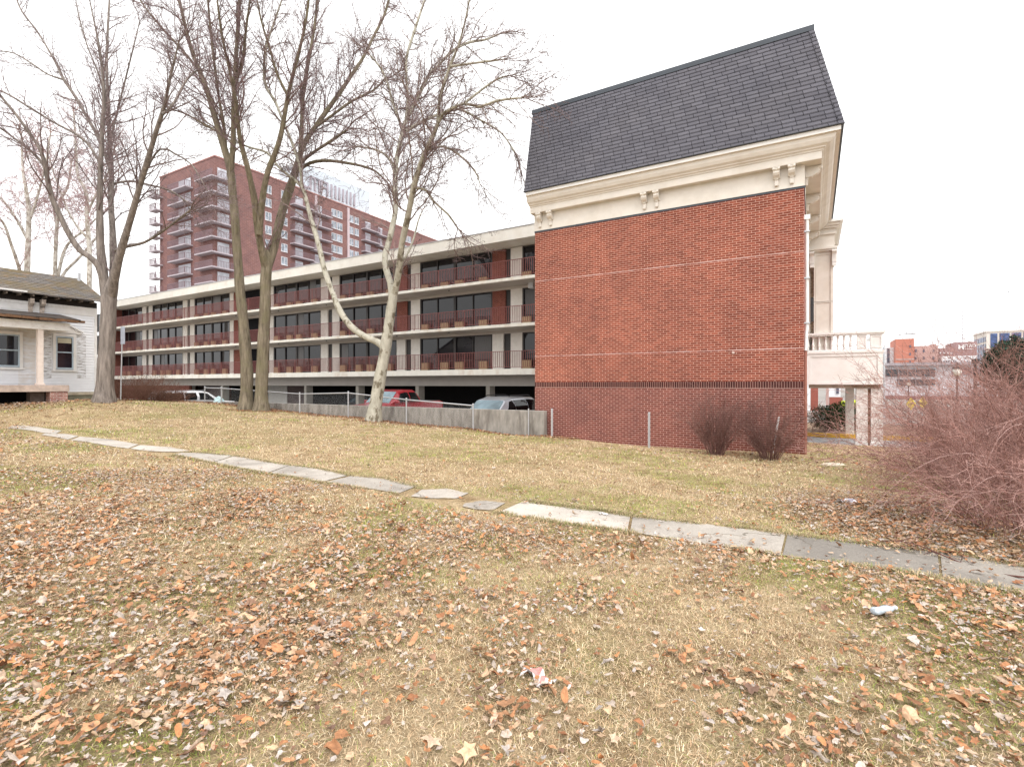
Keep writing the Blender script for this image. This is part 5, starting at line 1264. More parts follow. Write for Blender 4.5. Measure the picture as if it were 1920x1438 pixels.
def path_dist(x, y):
    best = np.full(x.shape, 1e9); side = np.zeros(x.shape)
    for p, q in zip(PC, PC[1:]):
        d = q-p; l2 = d@d; t = np.clip(((x-p[0])*d[0]+(y-p[1])*d[1])/l2, 0, 1); dx, dy = x-p[0]-t*d[0], y-p[1]-t*d[1]; ds = np.hypot(dx, dy); s = d[0]*dy-d[1]*dx
        m_ = ds < best; best = np.where(m_, ds, best); side = np.where(m_, s, side)
    return best, np.where(side < 0, 1, -1)             # +1: beyond the path
def leaf_templates():
    """leaf outlines with an inner ring so that they can roll up smoothly: (points, triangles)"""
    out = []
    def leaf(rf, asp, k):
        t = 2*np.pi*np.arange(k)/k; o = np.array([rf(x) for x in t]); ring = np.stack([np.cos(t)*o, np.sin(t)*o*asp], 1)
        pts = np.concatenate([[(0, 0)], ring*.5, ring]); tri = []
        for i in range(k):
            j = (i+1) % k; tri += [(0, 1+i, 1+j), (1+i, 1+k+i, 1+k+j), (1+i, 1+k+j, 1+j)]
        return pts, tri
    out.append(leaf(lambda t: .72+.28*math.cos(5*t)+.06*math.cos(t), .92, 15))
    out.append(leaf(lambda t: .62+.30*abs(math.cos(2.5*t))+.1*math.cos(t), .8, 15))
    out.append(leaf(lambda t: 1+.05*math.cos(t), .40, 10))
    out.append(leaf(lambda t: .9+.12*math.cos(7*t), .50, 14))
    out.append(leaf(lambda t: .72+.2*math.cos(6*t)+.12*math.cos(2*t), .55, 14))
    out.append(leaf(lambda t: .75+.25*math.cos(3*t), .75, 12))
    return out
LT = leaf_templates()
def scatter_leaves(n_try, x0, x1, y0, y1, dens, size, seed, lift=.012):
    r = np.random.default_rng(seed); x = r.uniform(x0, x1, n_try); y = r.uniform(y0, y1, n_try)
    vis = np.abs(x) < y*1.04+.8
    x, y = x[vis], y[vis]; keep = r.random(len(x)) < dens(x, y); return x[keep], y[keep], r
LV, LF, LC = [], [], []; lk = 0
LCOL = np.array([(.36, .17, .08), (.42, .22, .115), (.28, .125, .06), (.50, .32, .20), (.48, .33, .21), (.42, .345, .285), (.45, .39, .35), (.24, .135, .085), (.43, .31, .22), (.44, .20, .085), (.17, .10, .07), (.38, .315, .265)])
WCOL = np.array([7, 9, 5, 10, 9, 11, 9, 5, 10, 3, 3, 10], float); WCOL /= WCOL.sum()
def put_leaves(x, y, r, smin, smax, tall=1.0, wc=None):
    global lk
    z = ground(x, y); n = len(x); kind = r.integers(0, len(LT), n); ci = r.choice(len(LCOL), n, p=WCOL if wc is None else wc)
    size = smin+(smax-smin)*r.random(n)**2.6
    for k, (pts, tri) in enumerate(LT):
        s = np.where(kind == k)[0]; m_ = len(s)
        if not m_: continue
        p2 = np.repeat(pts[None], m_, 0)*(1+.07*r.normal(size=(m_, len(pts), 1)))*size[s][:, None, None]
        sz = size[s]
        R = sz*r.uniform(.28, 2.2, m_); th = p2[..., 1]/R[:, None]; th = np.clip(th, -2.6, 2.6)       # rolled about its long axis
        y_ = np.sin(th)*R[:, None]; zz = (1-np.cos(th))*R[:, None]*np.where(r.random(m_) < .62, 1, -1)[:, None]
        zz = zz+(r.normal(0, .28, m_)/sz)[:, None]*p2[..., 0]**2+r.normal(0, .07, (m_, len(pts)))*sz[:, None]
        p2 = np.stack([p2[..., 0], y_], -1)
        v3 = np.stack([p2[..., 0], p2[..., 1], zz], -1)
        az = r.uniform(0, 2*np.pi, m_); tx = r.normal(0, .30*tall, m_); ty = r.normal(0, .25*tall, m_)
        ca, sa, ct, st_, cy, sy = np.cos(az), np.sin(az), np.cos(tx), np.sin(tx), np.cos(ty), np.sin(ty)
        Y1 = v3[..., 1]*ct[:, None]-v3[..., 2]*st_[:, None]; Z1 = v3[..., 1]*st_[:, None]+v3[..., 2]*ct[:, None]
        X2_ = v3[..., 0]*cy[:, None]+Z1*sy[:, None]; Z2_ = -v3[..., 0]*sy[:, None]+Z1*cy[:, None]
        X3 = X2_*ca[:, None]-Y1*sa[:, None]; Y3 = X2_*sa[:, None]+Y1*ca[:, None]
        zmin = Z2_.min(1)
        w3 = np.stack([X3+x[s][:, None], Y3+y[s][:, None], Z2_-zmin[:, None]*.75+z[s][:, None]+.018+r.random(m_)[:, None]*.024], -1)
        T_ = np.array(tri); LV.append(w3.reshape(-1, 3)); LF.append((T_[None]+(np.arange(m_)*len(pts))[:, None, None]).reshape(-1, 3)+lk); lk += m_*len(pts)
        cc = LCOL[ci[s]]*r.uniform(.75, 1.3, (m_, 1)); cc = cc[:, None, :]*(1+.12*r.normal(size=(m_, len(pts), 1))); LC.append(np.clip(cc, .02, .9).reshape(-1, 3))
def dens_near(x, y):
    d, side = path_dist(x, y); near = side < 0
    f = fbm(x+20, y+7, .55, 3); f2 = fbm(x, y, 1.7, 9)
    q = np.clip((f-.38)*3.2, 0, 1)*.62+np.clip((f2-.46)*3.4, 0, 1)*.45+.10
    right = np.clip((x*.75-y*.25-.55)*.8, 0, 1)*np.clip((x-1.6)*1.2, 0, 1)            # heap by the bush, right of the path
    left = np.clip((-x-y*.02+1.8)*.35, 0.0, 1)*.25
    q = q*np.where(near, .72, .05)+left*near*q
    q = np.maximum(q, right*.95*np.where(near, 1, .0))
    bush = np.exp(-(((x-5.5)/1.5)**2+((y-6.7)/1.7)**2)); q = np.maximum(q, np.where(near, 0, 1)*np.clip(bush*2.2-.25, 0, 1)*.95)
    beyond = np.where(near, 0, 1)*np.clip((f2-.52)*1.1, 0, .10); q = np.maximum(q, beyond)
    return np.where(d < .5, q*.10, q)
x, y, r = scatter_leaves(270000, -9, 9.5, 1.3, 9.5, dens_near, .05, 71); put_leaves(x, y, r, .008, .036)
x, y, r = scatter_leaves(110000, -20, 10, 9.5, 21, dens_near, .05, 72); put_leaves(x, y, r, .014, .045)
# larger curled leaves among them
def dens_big(x, y): return dens_near(x, y)*.9+.03
x, y, r = scatter_leaves(14000, -7, 7.5, 1.4, 8, dens_big, .1, 73); put_leaves(x, y, r, .026, .060, 1.15, np.array([12, 8, 6, 10, 6, 2, 1, 3, 4, 8, 1, 1])/62.)
# drift along the wall foot, round the house and the hedge
def band(px0, px1, b0, b1, n, seed, smin=.02, smax=.06, col=None):
    r = np.random.default_rng(seed); a0 = G.onb(px0, 790, (b0+b1)/2)[0]; a1_ = G.onb(px1, 790, (b0+b1)/2)[0]
    a = r.uniform(a0, a1_, n); b = b1-(b1-b0)*np.abs(r.normal(0, .45, n)); X = G.o[0]+a*G.u[0]+b*G.v[0]; Y = G.o[1]+a*G.u[1]+b*G.v[1]; put_leaves(X, Y, r, smin, smax, 1.1, col)
DKC = np.array([9, 6, 12, 2, 1, .5, .2, 12, 3, 5, 9, .5]); DKC = DKC/DKC.sum()
band(430, 1080, -1.25, -.33, 5200, 81, col=DKC); band(215, 440, -1.5, -.1, 1600, 82, .03, .08, DKC)
r = np.random.default_rng(83); d_ = r.uniform(1.0, 6, 2600); o_ = 1.55+np.abs(r.normal(0, .9, 2600)); X = H.o[0]+d_*H.u[0]+o_*H.v[0]; Y = H.o[1]+d_*H.u[1]+o_*H.v[1]; put_leaves(X, Y, r, .02, .065, 1, WCOL)
for k, (tx_, ty_, tn_) in enumerate(((-12.3, 24.1, 420), (-11.7, 24.0, 420), (-5.5, 20.3, 420), (5.65, 13.9, 160), (6.9, 13.4, 160))):  # dark leaves added round trunk and shrub bases to stand in for contact shade
    r = np.random.default_rng(200+k); ang_ = r.uniform(0, 2*np.pi, tn_); rr_ = .3+np.abs(r.normal(0, .6, tn_)); put_leaves(tx_+np.cos(ang_)*rr_, ty_+np.sin(ang_)*rr_*.8, r, .02, .06, 1, DKC)
r = np.random.default_rng(84); n = 500; X = -17.2+r.normal(0, 1.1, n); Y = 21.2+r.normal(0, 1.0, n); put_leaves(X, Y, r, .02, .065, 1, DKC)
r = np.random.default_rng(85); n = 1500; X = 9.2+r.normal(0, 1.6, n); Y = 10+r.normal(0, 2.2, n); put_leaves(X, Y, r, .02, .065, 1, DKC)
def mat_leaf():
    m, nt, b = new_mat('dry_leaf'); at = N(nt, 'ShaderNodeAttribute', attribute_name='tint')
    g = ramp(nt, noise(nt, N(nt, 'ShaderNodeNewGeometry').outputs['Position'], 60, 3), [(.3, (.78,)*3), (.7, (1.15,)*3)]); L(nt, mix(nt, 1, at.outputs['Color'], g, 'MULTIPLY'), b.inputs['Base Color'])
    b.inputs['Roughness'].default_value = .7; b.inputs['Specular IOR Level'].default_value = .3; return m
tag(np_mesh('fallen_leaves', np.concatenate(LV), None, np.concatenate(LF), mat_leaf(), cols=np.concatenate(LC)), 'dry brown and silvery fallen leaves scattered over the lawn', 'leaves', kind='stuff')
# ------------------------------------------------------------------ matted grass blades
def blades(n_try, x0, x1, y0, y1, ln, wd, seed):
    r = np.random.default_rng(seed); y = r.uniform(y0, y1, n_try); x = r.uniform(x0, x1, n_try); vis = np.abs(x) < y*1.04+.6; x, y = x[vis], y[vis]
    d, side = path_dist(x, y); k = d > .37; 
    a, b = in_path(x, y); k &= (b < -.36) | ((a > .1) & (b < 8)) ; x, y, d = x[k], y[k], d[k]
    n = len(x); z = ground(x, y); az = r.uniform(0, 2*np.pi, n); el = np.abs(r.normal(.28, .28, n)); L1 = ln*r.uniform(.5, 1.4, n); W = wd*r.uniform(.6, 1.4, n)
    dx, dy = np.cos(az), np.sin(az); px_, py_ = -dy*W, dx*W
    x1_ = x+dx*np.cos(el)*L1*.5; y1_ = y+dy*np.cos(el)*L1*.5; z1_ = z+np.sin(el)*L1*.55+.004; e2 = el-r.uniform(.2, .9, n)
    x2 = x1_+dx*np.cos(e2)*L1*.5; y2 = y1_+dy*np.cos(e2)*L1*.5; z2 = np.maximum(z1_+np.sin(e2)*L1*.5, z+.003)
    v = np.stack([np.stack([x-px_, y-py_, z-.004], -1), np.stack([x+px_, y+py_, z-.004], -1), np.stack([x1_+px_*.8, y1_+py_*.8, z1_], -1), np.stack([x1_-px_*.8, y1_-py_*.8, z1_], -1), np.stack([x2, y2, z2], -1)], 1)
    i = np.arange(n)[:, None]*5; q = np.concatenate([i, i+1, i+2, i+3], 1); t = np.concatenate([i+3, i+2, i+4], 1)
    g = np.clip((fbm(x+3, y+40, .5, 21)*.65+fbm(x, y, 2.2, 31)*.35-.50)*7, 0, 1); [g := np.maximum(g, np.exp(-((x-gx)/sx)**2-((y-gy)/sy)**2)*am) for gx, gy, sx, sy, am in ((-1.7, 2.4, .45, .25, 1), (-2.7, 4.1, .75, .35, .9), (-3.3, 3.4, .5, .3, .9), (-2.4, 4.9, .5, .3, .6), (.6, 4.4, .6, .35, .5), (-1.5, 17.5, 2.2, 1.0, .6), (-7.5, 19, 2.0, .8, .5))]
    straw = np.array([(.72, .56, .36), (.62, .465, .28), (.80, .67, .47), (.46, .32, .19), (.58, .38, .23)])[r.integers(0, 5, n)]; green = np.array([(.28, .33, .06), (.42, .43, .10), (.19, .25, .06)])[r.integers(0, 3, n)]
    isg = r.random(n) < g*.85+.05
    tf = .70+.62*(fbm(x, y, 4.5, 51)*.5+fbm(x+9, y, 11, 61)*.5)/.5*.62; c = np.where(isg[:, None], green, straw)*r.uniform(.65, 1.2, (n, 1))*tf[:, None]; return v.reshape(-1, 3), q, t, np.repeat(c, 5, 0)
def edge_blades(n, seed):
    r = np.random.default_rng(seed); P0 = []
    for line in (edge_far, edge_near, [(1180, 966), (1080, 952), (985, 940)], [(790, 917), (722, 898), (660, 893), (600, 880), (545, 873), (490, 864), (440, 855), (340, 848)], [(748, 929), (680, 918), (606, 907), (560, 898), (503, 889), (450, 880), (396, 869), (322, 854)]):
        q = np.array([tuple(on_ground(*p))[:2] for p in line]); d = np.concatenate([[0], np.cumsum(np.linalg.norm(np.diff(q, axis=0), axis=1))]); t = r.uniform(0, d[-1], n); P0.append(np.stack([np.interp(t, d, q[:, 0]), np.interp(t, d, q[:, 1])], -1))
    p = np.concatenate(P0); p = p+r.normal(0, .045, p.shape); k = fbm(p[:, 0], p[:, 1], 2.5, 77) > .36; p = p[k]; n = len(p); x, y = p[:, 0], p[:, 1]; z = ground(x, y)+.008
    az = r.uniform(0, 2*np.pi, n); L1 = r.uniform(.03, .085, n); W = r.uniform(.0012, .0025, n); el = r.uniform(.2, 1.2, n); dx, dy = np.cos(az), np.sin(az); px_, py_ = -dy*W, dx*W
    x1, y1, z1 = x+dx*np.cos(el)*L1*.5, y+dy*np.cos(el)*L1*.5, z+np.sin(el)*L1*.5; x2, y2, z2 = x1+dx*L1*.5, y1+dy*L1*.5, z1+np.sin(el-.9)*L1*.4
    v = np.stack([np.stack([x-px_, y-py_, z], -1), np.stack([x+px_, y+py_, z], -1), np.stack([x1+px_, y1+py_, z1], -1), np.stack([x1-px_, y1-py_, z1], -1), np.stack([x2, y2, np.maximum(z2, z)], -1)], 1); i = np.arange(n)[:, None]*5
    c = np.where((r.random(n) < .35)[:, None], np.array([.22, .25, .07]), np.array([.55, .41, .25]))*r.uniform(.55, 1.2, (n, 1)); return v.reshape(-1, 3), np.concatenate([i, i+1, i+2, i+3], 1), np.concatenate([i+3, i+2, i+4], 1), np.repeat(c, 5, 0)
VV, QQ, TT, CC = [], [], [], []; off = 0
v, q, t, c = edge_blades(7000, 95); VV.append(v); QQ.append(q); TT.append(t); CC.append(c); off = len(v)
for args in ((260000, -6.2, 6.2, 1.3, 5.2, .05, .0011, 91), (170000, -11, 10.5, 5.2, 10, .065, .0021, 92), (110000, -20, 14, 10, 18, .09, .004, 93), (60000, -26, 16, 18, 29, .11, .007, 94)):
    v, q, t, c = blades(*args); VV.append(v); QQ.append(q+off); TT.append(t+off); CC.append(c); off += len(v)
tag(np_mesh('grass', np.concatenate(VV), np.concatenate(QQ), np.concatenate(TT), mat_leaf(), cols=np.concatenate(CC)), 'matted straw-coloured winter grass with green patches', 'grass', kind='stuff')
# ------------------------------------------------------------------ beyond the street
def far_building(name, label, px, py_top, Z, wu, dv, mat, zb=-.7):
    c = P(px, HY, Z); fr = Frame(c.x, c.y, .8623, -.5063); o = framed(name, label, 'building', fr); zt = E-(py_top-HY)*Z/F
    MB().box(0, wu, 0, dv, zb, zt).build('wall', mat, o); return o, fr, zt
def wins(o, fr, pxs, pys, wpx, hpx, mat, name='window', b=0):
    for px in pxs:
        for py in pys:
            a0, z0 = fr.onb(px-wpx/2, py+hpx/2, b); a1, z1 = fr.onb(px+wpx/2, py-hpx/2, b); MB().box(a0, a1, b-.12, b-.01, z0, z1).build(name, mat, o)
def wid(fr, px, py=700): return fr.onb(px, py, 0)[0]
FG = mat_plain('far_window', (.10, .10, .14), .3); FW = mat_plain('far_white', (.80, .80, .82), .7, .04, .3)
PK = mat_plain('far_pink_brick', (.50, .33, .30), .85, .08, .4); OR = mat_plain('far_orange_brick', (.50, .19, .135), .85, .06, .3); PU = mat_plain('far_purple_brick', (.34, .22, .22), .85, .06, .3)
def fw(px0, px1, Z):                                  # width along U for a span of pixels starting at depth Z
    c = P(px0, HY, Z); fr = Frame(c.x, c.y, .8623, -.5063); return fr.onb(px1, 700, 0)[0]
o, fr, zt = far_building('office_block', 'narrow white far block with a dark vertical window strip beside the orange one', 1661, 652, 175, fw(1661, 1682, 175), 12, FW); wins(o, fr, (1665.5,), (672,), 5, 38, FG, 'window_strip')
o, fr, zt = far_building('brick_block', 'flat-topped orange brick far block with a column of small windows', 1679, 636, 170, fw(1679, 1714, 170), 14, OR); wins(o, fr, (1706.5,), (649.5, 664, 679), 3.2, 5, FG)
a0, z0 = fr.onb(1680, 674, 0); MB().box(0, wid(fr, 1714), -.08, -.01, z0-.25, z0+.25).build('string_course', PK, o)
o, fr, zt = far_building('brick_block', 'pale pink brick far block with three rows of small windows', 1714.5, 649, 172, fw(1714.5, 1759, 172), 14, PK); wins(o, fr, (1717, 1732, 1750), (658, 671.5, 685), 3.4, 5, FG)
MB().box(wid(fr, 1750), wid(fr, 1758), 2, 8, zt+.001, zt+.6).build('roof_box', PK, o)
o, fr, zt = far_building('brick_block', 'low purplish brick far block with a row of white windows', 1760, 653.5, 182, fw(1760, 1790, 182), 14, PU); wins(o, fr, (1763, 1770.5, 1777, 1784), (662,), 3, 3, FW)
o, fr, zt = far_building('sign_block', 'purplish brick far block with large white METRO lettering on top', 1789.5, 642, 180, fw(1789.5, 1832, 180), 14, PU)
a0, z0 = fr.onb(1796, 655.5, -.1); sm = mat_plain('sign_white', (.9, .9, .9), .6)
text_mesh('M', 2.3, .05, sm, 'sign_letters', o, 'LEFT', (a0, -.12, z0), bold=.03); a2, z2 = fr.onb(1806, 651, -.1); text_mesh('ETRO', 1.35, .05, sm, 'sign_letters', o, 'LEFT', (a2, -.12, z2), bold=.02)
m = MB(); a3, _ = fr.onb(1825, 655, -.1); m.box(a2, a3, -.14, -.1, z0, z0+.16); m.build('sign_underline', sm, o)
o, fr, zt = far_building('white_block', 'low white far building with small dark windows below the METRO block', 1767, 668, 165, fw(1767, 1832, 165), 10, FW); wins(o, fr, (1770, 1775, 1779, 1788, 1792, 1803, 1808, 1814), (678,), 2.2, 4, FG); wins(o, fr, (1779, 1795, 1810), (672,), 1.6, 2.2, FG)
# blue glass office tower: side receding, front coming towards us
BGL = mat_glass('blue_glass', (.05, .08, .19), .1, .5); STN = mat_plain('pale_stone', (.70, .64, .58), .8, .06, .3)
c = P(1850, HY, 190); fr = Frame(c.x, c.y, .8623, -.5063); o = framed('office_tower', 'blue glass office block with pale stone piers behind the evergreen', 'building', fr); zt = E+(HY-623)*190/F
dl = fr.ona(1826, 680, 0)[0]; wu = fr.onb(1990, 700, 0)[0]
MB().box(0, wu, 0, dl, -.7, zt).build('wall', STN, o)
for b in np.linspace(1.2, dl-2.2, 7): MB().box(-.15, -.01, b, b+(dl/7)*.62, .5, zt-4.2).build('window_strip', BGL, o); MB().box(-.15, -.01, b, b+(dl/7)*.62, zt-3.4, zt-1.6).build('window', BGL, o)
for p0, p1 in ((1857, 1870), (1874, 1893), (1897, 1915), (1919, 1940)):
    a0 = fr.onb(p0, 680, 0)[0]; a1 = fr.onb(p1, 680, 0)[0]; MB().box(a0, a1, -.15, -.01, .5, zt-.6).build('window_strip', BGL, o)
MB().box(-.3, wu, -.3, dl+.1, zt+.001, zt+.5).build('parapet', STN, o)
for px, py in ((1869, 606), (1886, 613), (1911, 604), (1866, 615), (1907, 611)):
    a, z = fr.onb(px, py, 4); MB().tube([(a, 4, zt+.5), (a, 4, z)], [.14, .06], 6).build('antenna', STEEL, o)
# long low parking structure
LAV = mat_plain('lavender_grey_roof', (.36, .32, .34), .8); DGL = mat_glass('grey_glazing', (.06, .065, .075), .15, .5)
o, fr, zt = far_building('parking_structure', 'long low grey building with dark glazed bands across the street', 1640, 686.5, 95, fw(1640, 1930, 95), 25, mat_plain('pale_lavender_wall', (.62, .59, .62), .8, .08, .3))
def strip(p0, p1, y0, y1, mat, nm, d=.2):
    a0, z0 = fr.onb(p0, y1, 0); a1, z1 = fr.onb(p1, y0, 0); z1 = min(z1, zt); MB().box(a0, a1, -d, -.01, z0, z1).build(nm, mat, o)
MB().box(-.5, wid(fr, 1930), -1.0, 25.2, zt+.001, zt+.5).build('roof_slab', LAV, o)
strip(1660, 1753, 692, 706, DGL, 'glazed_band'); strip(1682, 1753, 711, 722, DGL, 'glazed_band'); strip(1786, 1852, 690, 703, mat_plain('mauve_brick', (.33, .23, .24), .85), 'brick_band'); strip(1640, 1930, 744, 790, mat_plain('dark_red_plinth', (.24, .12, .12), .85), 'plinth', .4)
for px in (1684, 1700, 1716, 1733): strip(px, px+1.2, 692, 722, LAV, 'mullion', .3)
# red brick pavilion seen under the balcony
c = P(1519, HY, 52); fr = Frame(c.x, c.y, .8623, -.5063); o = framed('brick_pavilion', 'red brick and white building glimpsed under the balcony', 'building', fr)
def pz(px0, px1, y0, y1, mat, nm, b=0): a0, z0 = fr.onb(px0, y1, b); a1, z1 = fr.onb(px1, y0, b); MB().box(a0, a1, b, b+.4, z0, z1).build(nm, mat, o)
pz(1520, 1534, 715, 775, mat_plain('pavilion_brick', (.30, .09, .065), .9), 'brick_column'); pz(1555, 1580, 745, 775, mat_plain('pavilion_brick', (.30, .09, .065), .9), 'brick_wall'); pz(1554, 1576, 710, 744, FW, 'white_wall', .1); pz(1513, 1519, 715, 775, FW, 'downpipe', -.2)
pz(1568, 1573, 727, 738, FG, 'window', -.02); pz(1549, 1554, 715, 760, PK, 'column', .05)
# ------------------------------------------------------------------ street furniture
def lantern(name, label, px, py_lamp, Z, sc=1.0, tall=None):
    p = P(px, py_lamp, Z); zb = -.7; h = p.z-zb; t = thing(name, label, 'street lamp', (p.x, p.y, zb))
    m = MB(); m.lathe((0, 0, 0), [(.22*sc, 0), (.22*sc, .25), (.12*sc, .4), (.07*sc, .7), (.06*sc, h-.5*sc), (.11*sc, h-.45*sc), (.07*sc, h-.40*sc), (.16*sc, h-.33*sc)], 10); m.build('pole', BLACK, t)
    MB().lathe((0, 0, h-.325*sc), [(.15*sc, 0), (.24*sc, .2*sc), (.25*sc, .38*sc), (.20*sc, .52*sc)], 10).build('globe', mat_plain('frosted_globe', (.78, .78, .72), .4), t, smooth=True)
    MB().lathe((0, 0, h+.2*sc), [(.28*sc, 0), (.24*sc, .10*sc), (.13*sc, .18*sc), (.06*sc, .26*sc), (.08*sc, .32*sc), (.02*sc, .42*sc)], 10).build('cap', BLACK, t); return t
lantern('street_lamp', 'black lantern post with frosted globe in front of the low grey building', 1703.5, 719, 34, .50, None)
lantern('street_lamp', 'taller black lantern post with ornate top nearer the thicket', 1794.5, 696, 26, .72)
m = P(1794.5, 672, 26)
# cobra-head lamp
p = P(1657, 640, 40); zb = -.7; t = thing('street_light', 'tall grey street light with curved arm reaching right above the balcony corner', 'street light', (p.x, p.y, zb))
MB().tube([(0, 0, 0), (0, 0, P(0, 652, 40).z-zb)], [.11, .08], 8).build('pole', STEEL, t)
pts = [Vector(P(px, py, 40))-Vector((p.x, p.y, zb)) for px, py in ((1657, 652), (1660, 645), (1668, 636), (1680, 629), (1693, 626.5), (1700, 626))]
MB().tube(pts, .05, 8).build('arm', STEEL, t); q = Vector(P(1708, 625.5, 40))-Vector((p.x, p.y, zb)); MB().loft([[(q.x+dx, y, q.z+dz) for y, dz in ((-w_, 0), (-w_*.6, .09), (w_*.6, .09), (w_, 0), (0, -.05))] for dx, w_ in ((-.36, .08), (-.1, .15), (.3, .13), (.36, .06))]).build('lamp_head', STEEL, t, bev=.01)
# traffic signal mast and radio mast
p = P(1829, 720, 30); t = thing('signal_mast', 'dark signal pole with a sloping arm left of the blue office block', 'signal pole', (p.x, p.y, -.7))
MB().lathe((0, 0, 0), [(.13, 0), (.10, .3), (.085, P(0, 676, 30).z+.7), (.03, P(0, 672, 30).z+.7)], 8).build('pole', BLACK, t); q0 = Vector(P(1829, 678, 30))-Vector((p.x, p.y, -.7)); q1 = Vector(P(1812, 668, 30))-Vector((p.x, p.y, -.7)); MB().tube([q0, q1], [.035, .025], 6).build('arm', BLACK, t); MB().box(-.13, .13, -.13, .13, q0.z-.12, q0.z+.16).build('signal_box', BLACK, t)
p = P(1805, 640, 260); t = thing('radio_mast', 'very tall thin radio mast above the METRO block', 'mast', (p.x, p.y, -.7)); zt_ = P(0, 582, 260).z+.7
m = MB()
for dx, dy in ((-.25, -.2), (.25, -.2), (0, .25)): m.tube([(dx, dy, 0), (dx*.5, dy*.5, zt_)], .07, 5)
for k in range(24): z = zt_*k/24; m.bar((-.25, -.2, z), (.25, -.2, z+zt_/24), .05); m.bar((.25, -.2, z), (0, .25, z+zt_/24), .05)
m.build('lattice', mat_plain('mast_grey', (.42, .40, .42), .6), t)
# yellow street signs
YS = mat_plain('yellow_sign_paint', (.78, .62, .02), .5, .05)
YF = mat_plain('fluorescent_sign', (.72, .85, .04), .5, .05)
for px, py, Z, sz, mt, lab in ((1582, 757, 42, .24, YF, 'fluorescent yellow sign left of the far cream post'), (1602.5, 756, 42, .26, YF, 'fluorescent yellow sign squeezed between the far post and peeling post'), (1708, 757, 31, .30, YS, 'yellow sign on a short post left in the thicket gap'), (1730, 755, 33, .30, YS, 'yellow sign on a short post right in the thicket gap')):
    p = P(px, py, Z); t = thing('yellow_sign', lab, 'sign', (p.x, p.y, -.65)); zc = p.z+.65
    MB().tube([(0, .03, 0), (0, .03, zc+.2)], .03, 6).build('pole', STEEL, t); m = MB(); s_ = sz; m.prism([(-s_, zc), (0, zc-s_*1.3), (s_, zc), (0, zc+s_*1.3)] if mt is YS else [(-s_*.8, zc-s_), (s_*.8, zc-s_), (s_*.8, zc+s_), (-s_*.8, zc+s_)], 'y', -.012, .0); m.build('sign_plate', mt, t)
    m = MB(); m.bar((-.06, -.016, zc-.16), (.08, -.016, zc+.14), .05, .006); m.box(-.12, .12, -.0165, -.0125, zc-.03, zc+.03); m.build('sign_symbol', BLACK, t)
# ------------------------------------------------------------------ litter
p = on_ground(1657, 1157); r0 = random.Random(3)
t = thing('plastic_bottle', 'crumpled clear bluish plastic bottle lying among leaves right of centre', 'bottle', (p.x, p.y, p.z+.045), .3)
PB = mat_plain('cloudy_plastic', (.44, .50, .56), .25, .3, 40, spec=.8)
m = MB(); secs = []
for k, (x, rr) in enumerate(((-.11, .012), (-.108, .03), (-.09, .036), (-.03, .034), (.0, .037), (.05, .034), (.075, .024), (.095, .014), (.105, .013))):
    secs.append([(x, math.cos(a)*rr*r0.uniform(.85, 1.1), math.sin(a)*rr*.8*r0.uniform(.8, 1.1)) for a in [i*math.pi/6 for i in range(12)]])
m.loft(secs); m.build('bottle_body', PB, t, smooth=True); MB().tube([(.1055, 0, 0), (.125, 0, 0)], .016, 10).build('cap', WHITEP, t)
def scrap(name, label, cat, px, py, w, d, mat, seed, sp=.02, rot=0):
    p = on_ground(px, py); r = random.Random(seed); m = MB(); nx, ny = 7, 5; g = {}
    for i in range(nx):
        for j in range(ny): g[i, j] = ((i/(nx-1)-.5)*w+r.uniform(-.1, .1)*w/nx, (j/(ny-1)-.5)*d+r.uniform(-.1, .1)*d/ny+.04*math.sin(i), .03+r.uniform(-sp, sp)+sp*math.sin(i*1.3+j))
    for i in range(nx-1):
        for j in range(ny-1): m.face([g[i, j], g[i+1, j], g[i+1, j+1], g[i, j+1]], 1 if (i in (1, 2, 4) and 0 < j < 4) else 0)
    for i in range(nx-1):
        for j in range(ny-1): m.face([(x, y, z-.004) for x, y, z in (g[i, j], g[i, j+1], g[i+1, j+1], g[i+1, j])], 0)
    o = m.build(name, mat, fix=False); o.location = p; o.rotation_euler = (0, 0, rot); return tag(o, label, cat)
WPAP = mat_plain('white_wrapper_paper', (.80, .76, .75), .6); 
scrap('wrapper', 'torn red and white paper wrapper among leaves near the bottom centre', 'wrapper', 1010, 1278, .19, .11, [WPAP, mat_plain('faded_red_print', (.70, .26, .24), .6)], 4, .014, -.5)
GP = mat_plain('crumpled_white_foil', (.80, .80, .84), .4)
scrap('paper_scrap', 'crumpled white paper scrap on the grass beside the thicket', 'paper', 1585, 944, .26, .16, [GP, mat_plain('grey_print', (.35, .35, .42), .6)], 5, .03, .2)
scrap('paper_scrap', 'small white paper scrap lying on a concrete slab of the path', 'paper', 1131, 967, .10, .05, [WPAP, WPAP], 6, .006, .2)
def stone(label, px, py, sx, sy, sz, mat, seed):
    p = on_ground(px, py); r = random.Random(seed); m = MB(); secs = []
    for k in range(6):
        t_ = -1+2*k/5; rr = math.sqrt(max(.02, 1-t_*t_)); secs.append([(math.cos(a)*rr*sx*r.uniform(.8, 1.15), math.sin(a)*rr*sy*r.uniform(.8, 1.15), t_*sz) for a in [i*math.pi/5 for i in range(10)]])
    o = m.loft(secs).build('stone', mat, smooth=False); o.location = (p.x, p.y, p.z+sz*.4); return tag(o, label, 'stone')
stone('flat pale stone on the grass in front of the brick corner', 1562, 873, .28, .16, .05, mat_plain('pale_stone_chip', (.66, .58, .46), .9), 1)
p = P(410, 757, 28.2); r = random.Random(9); m = MB(); secs = []
for k in range(6):
    t_ = k/5; rr = .33*(1-t_)**.6+.02; secs.append([(math.cos(a)*rr*r.uniform(.8, 1.2), math.sin(a)*rr*r.uniform(.8, 1.2), t_*.42) for a in [i*math.pi/5 for i in range(10)]])
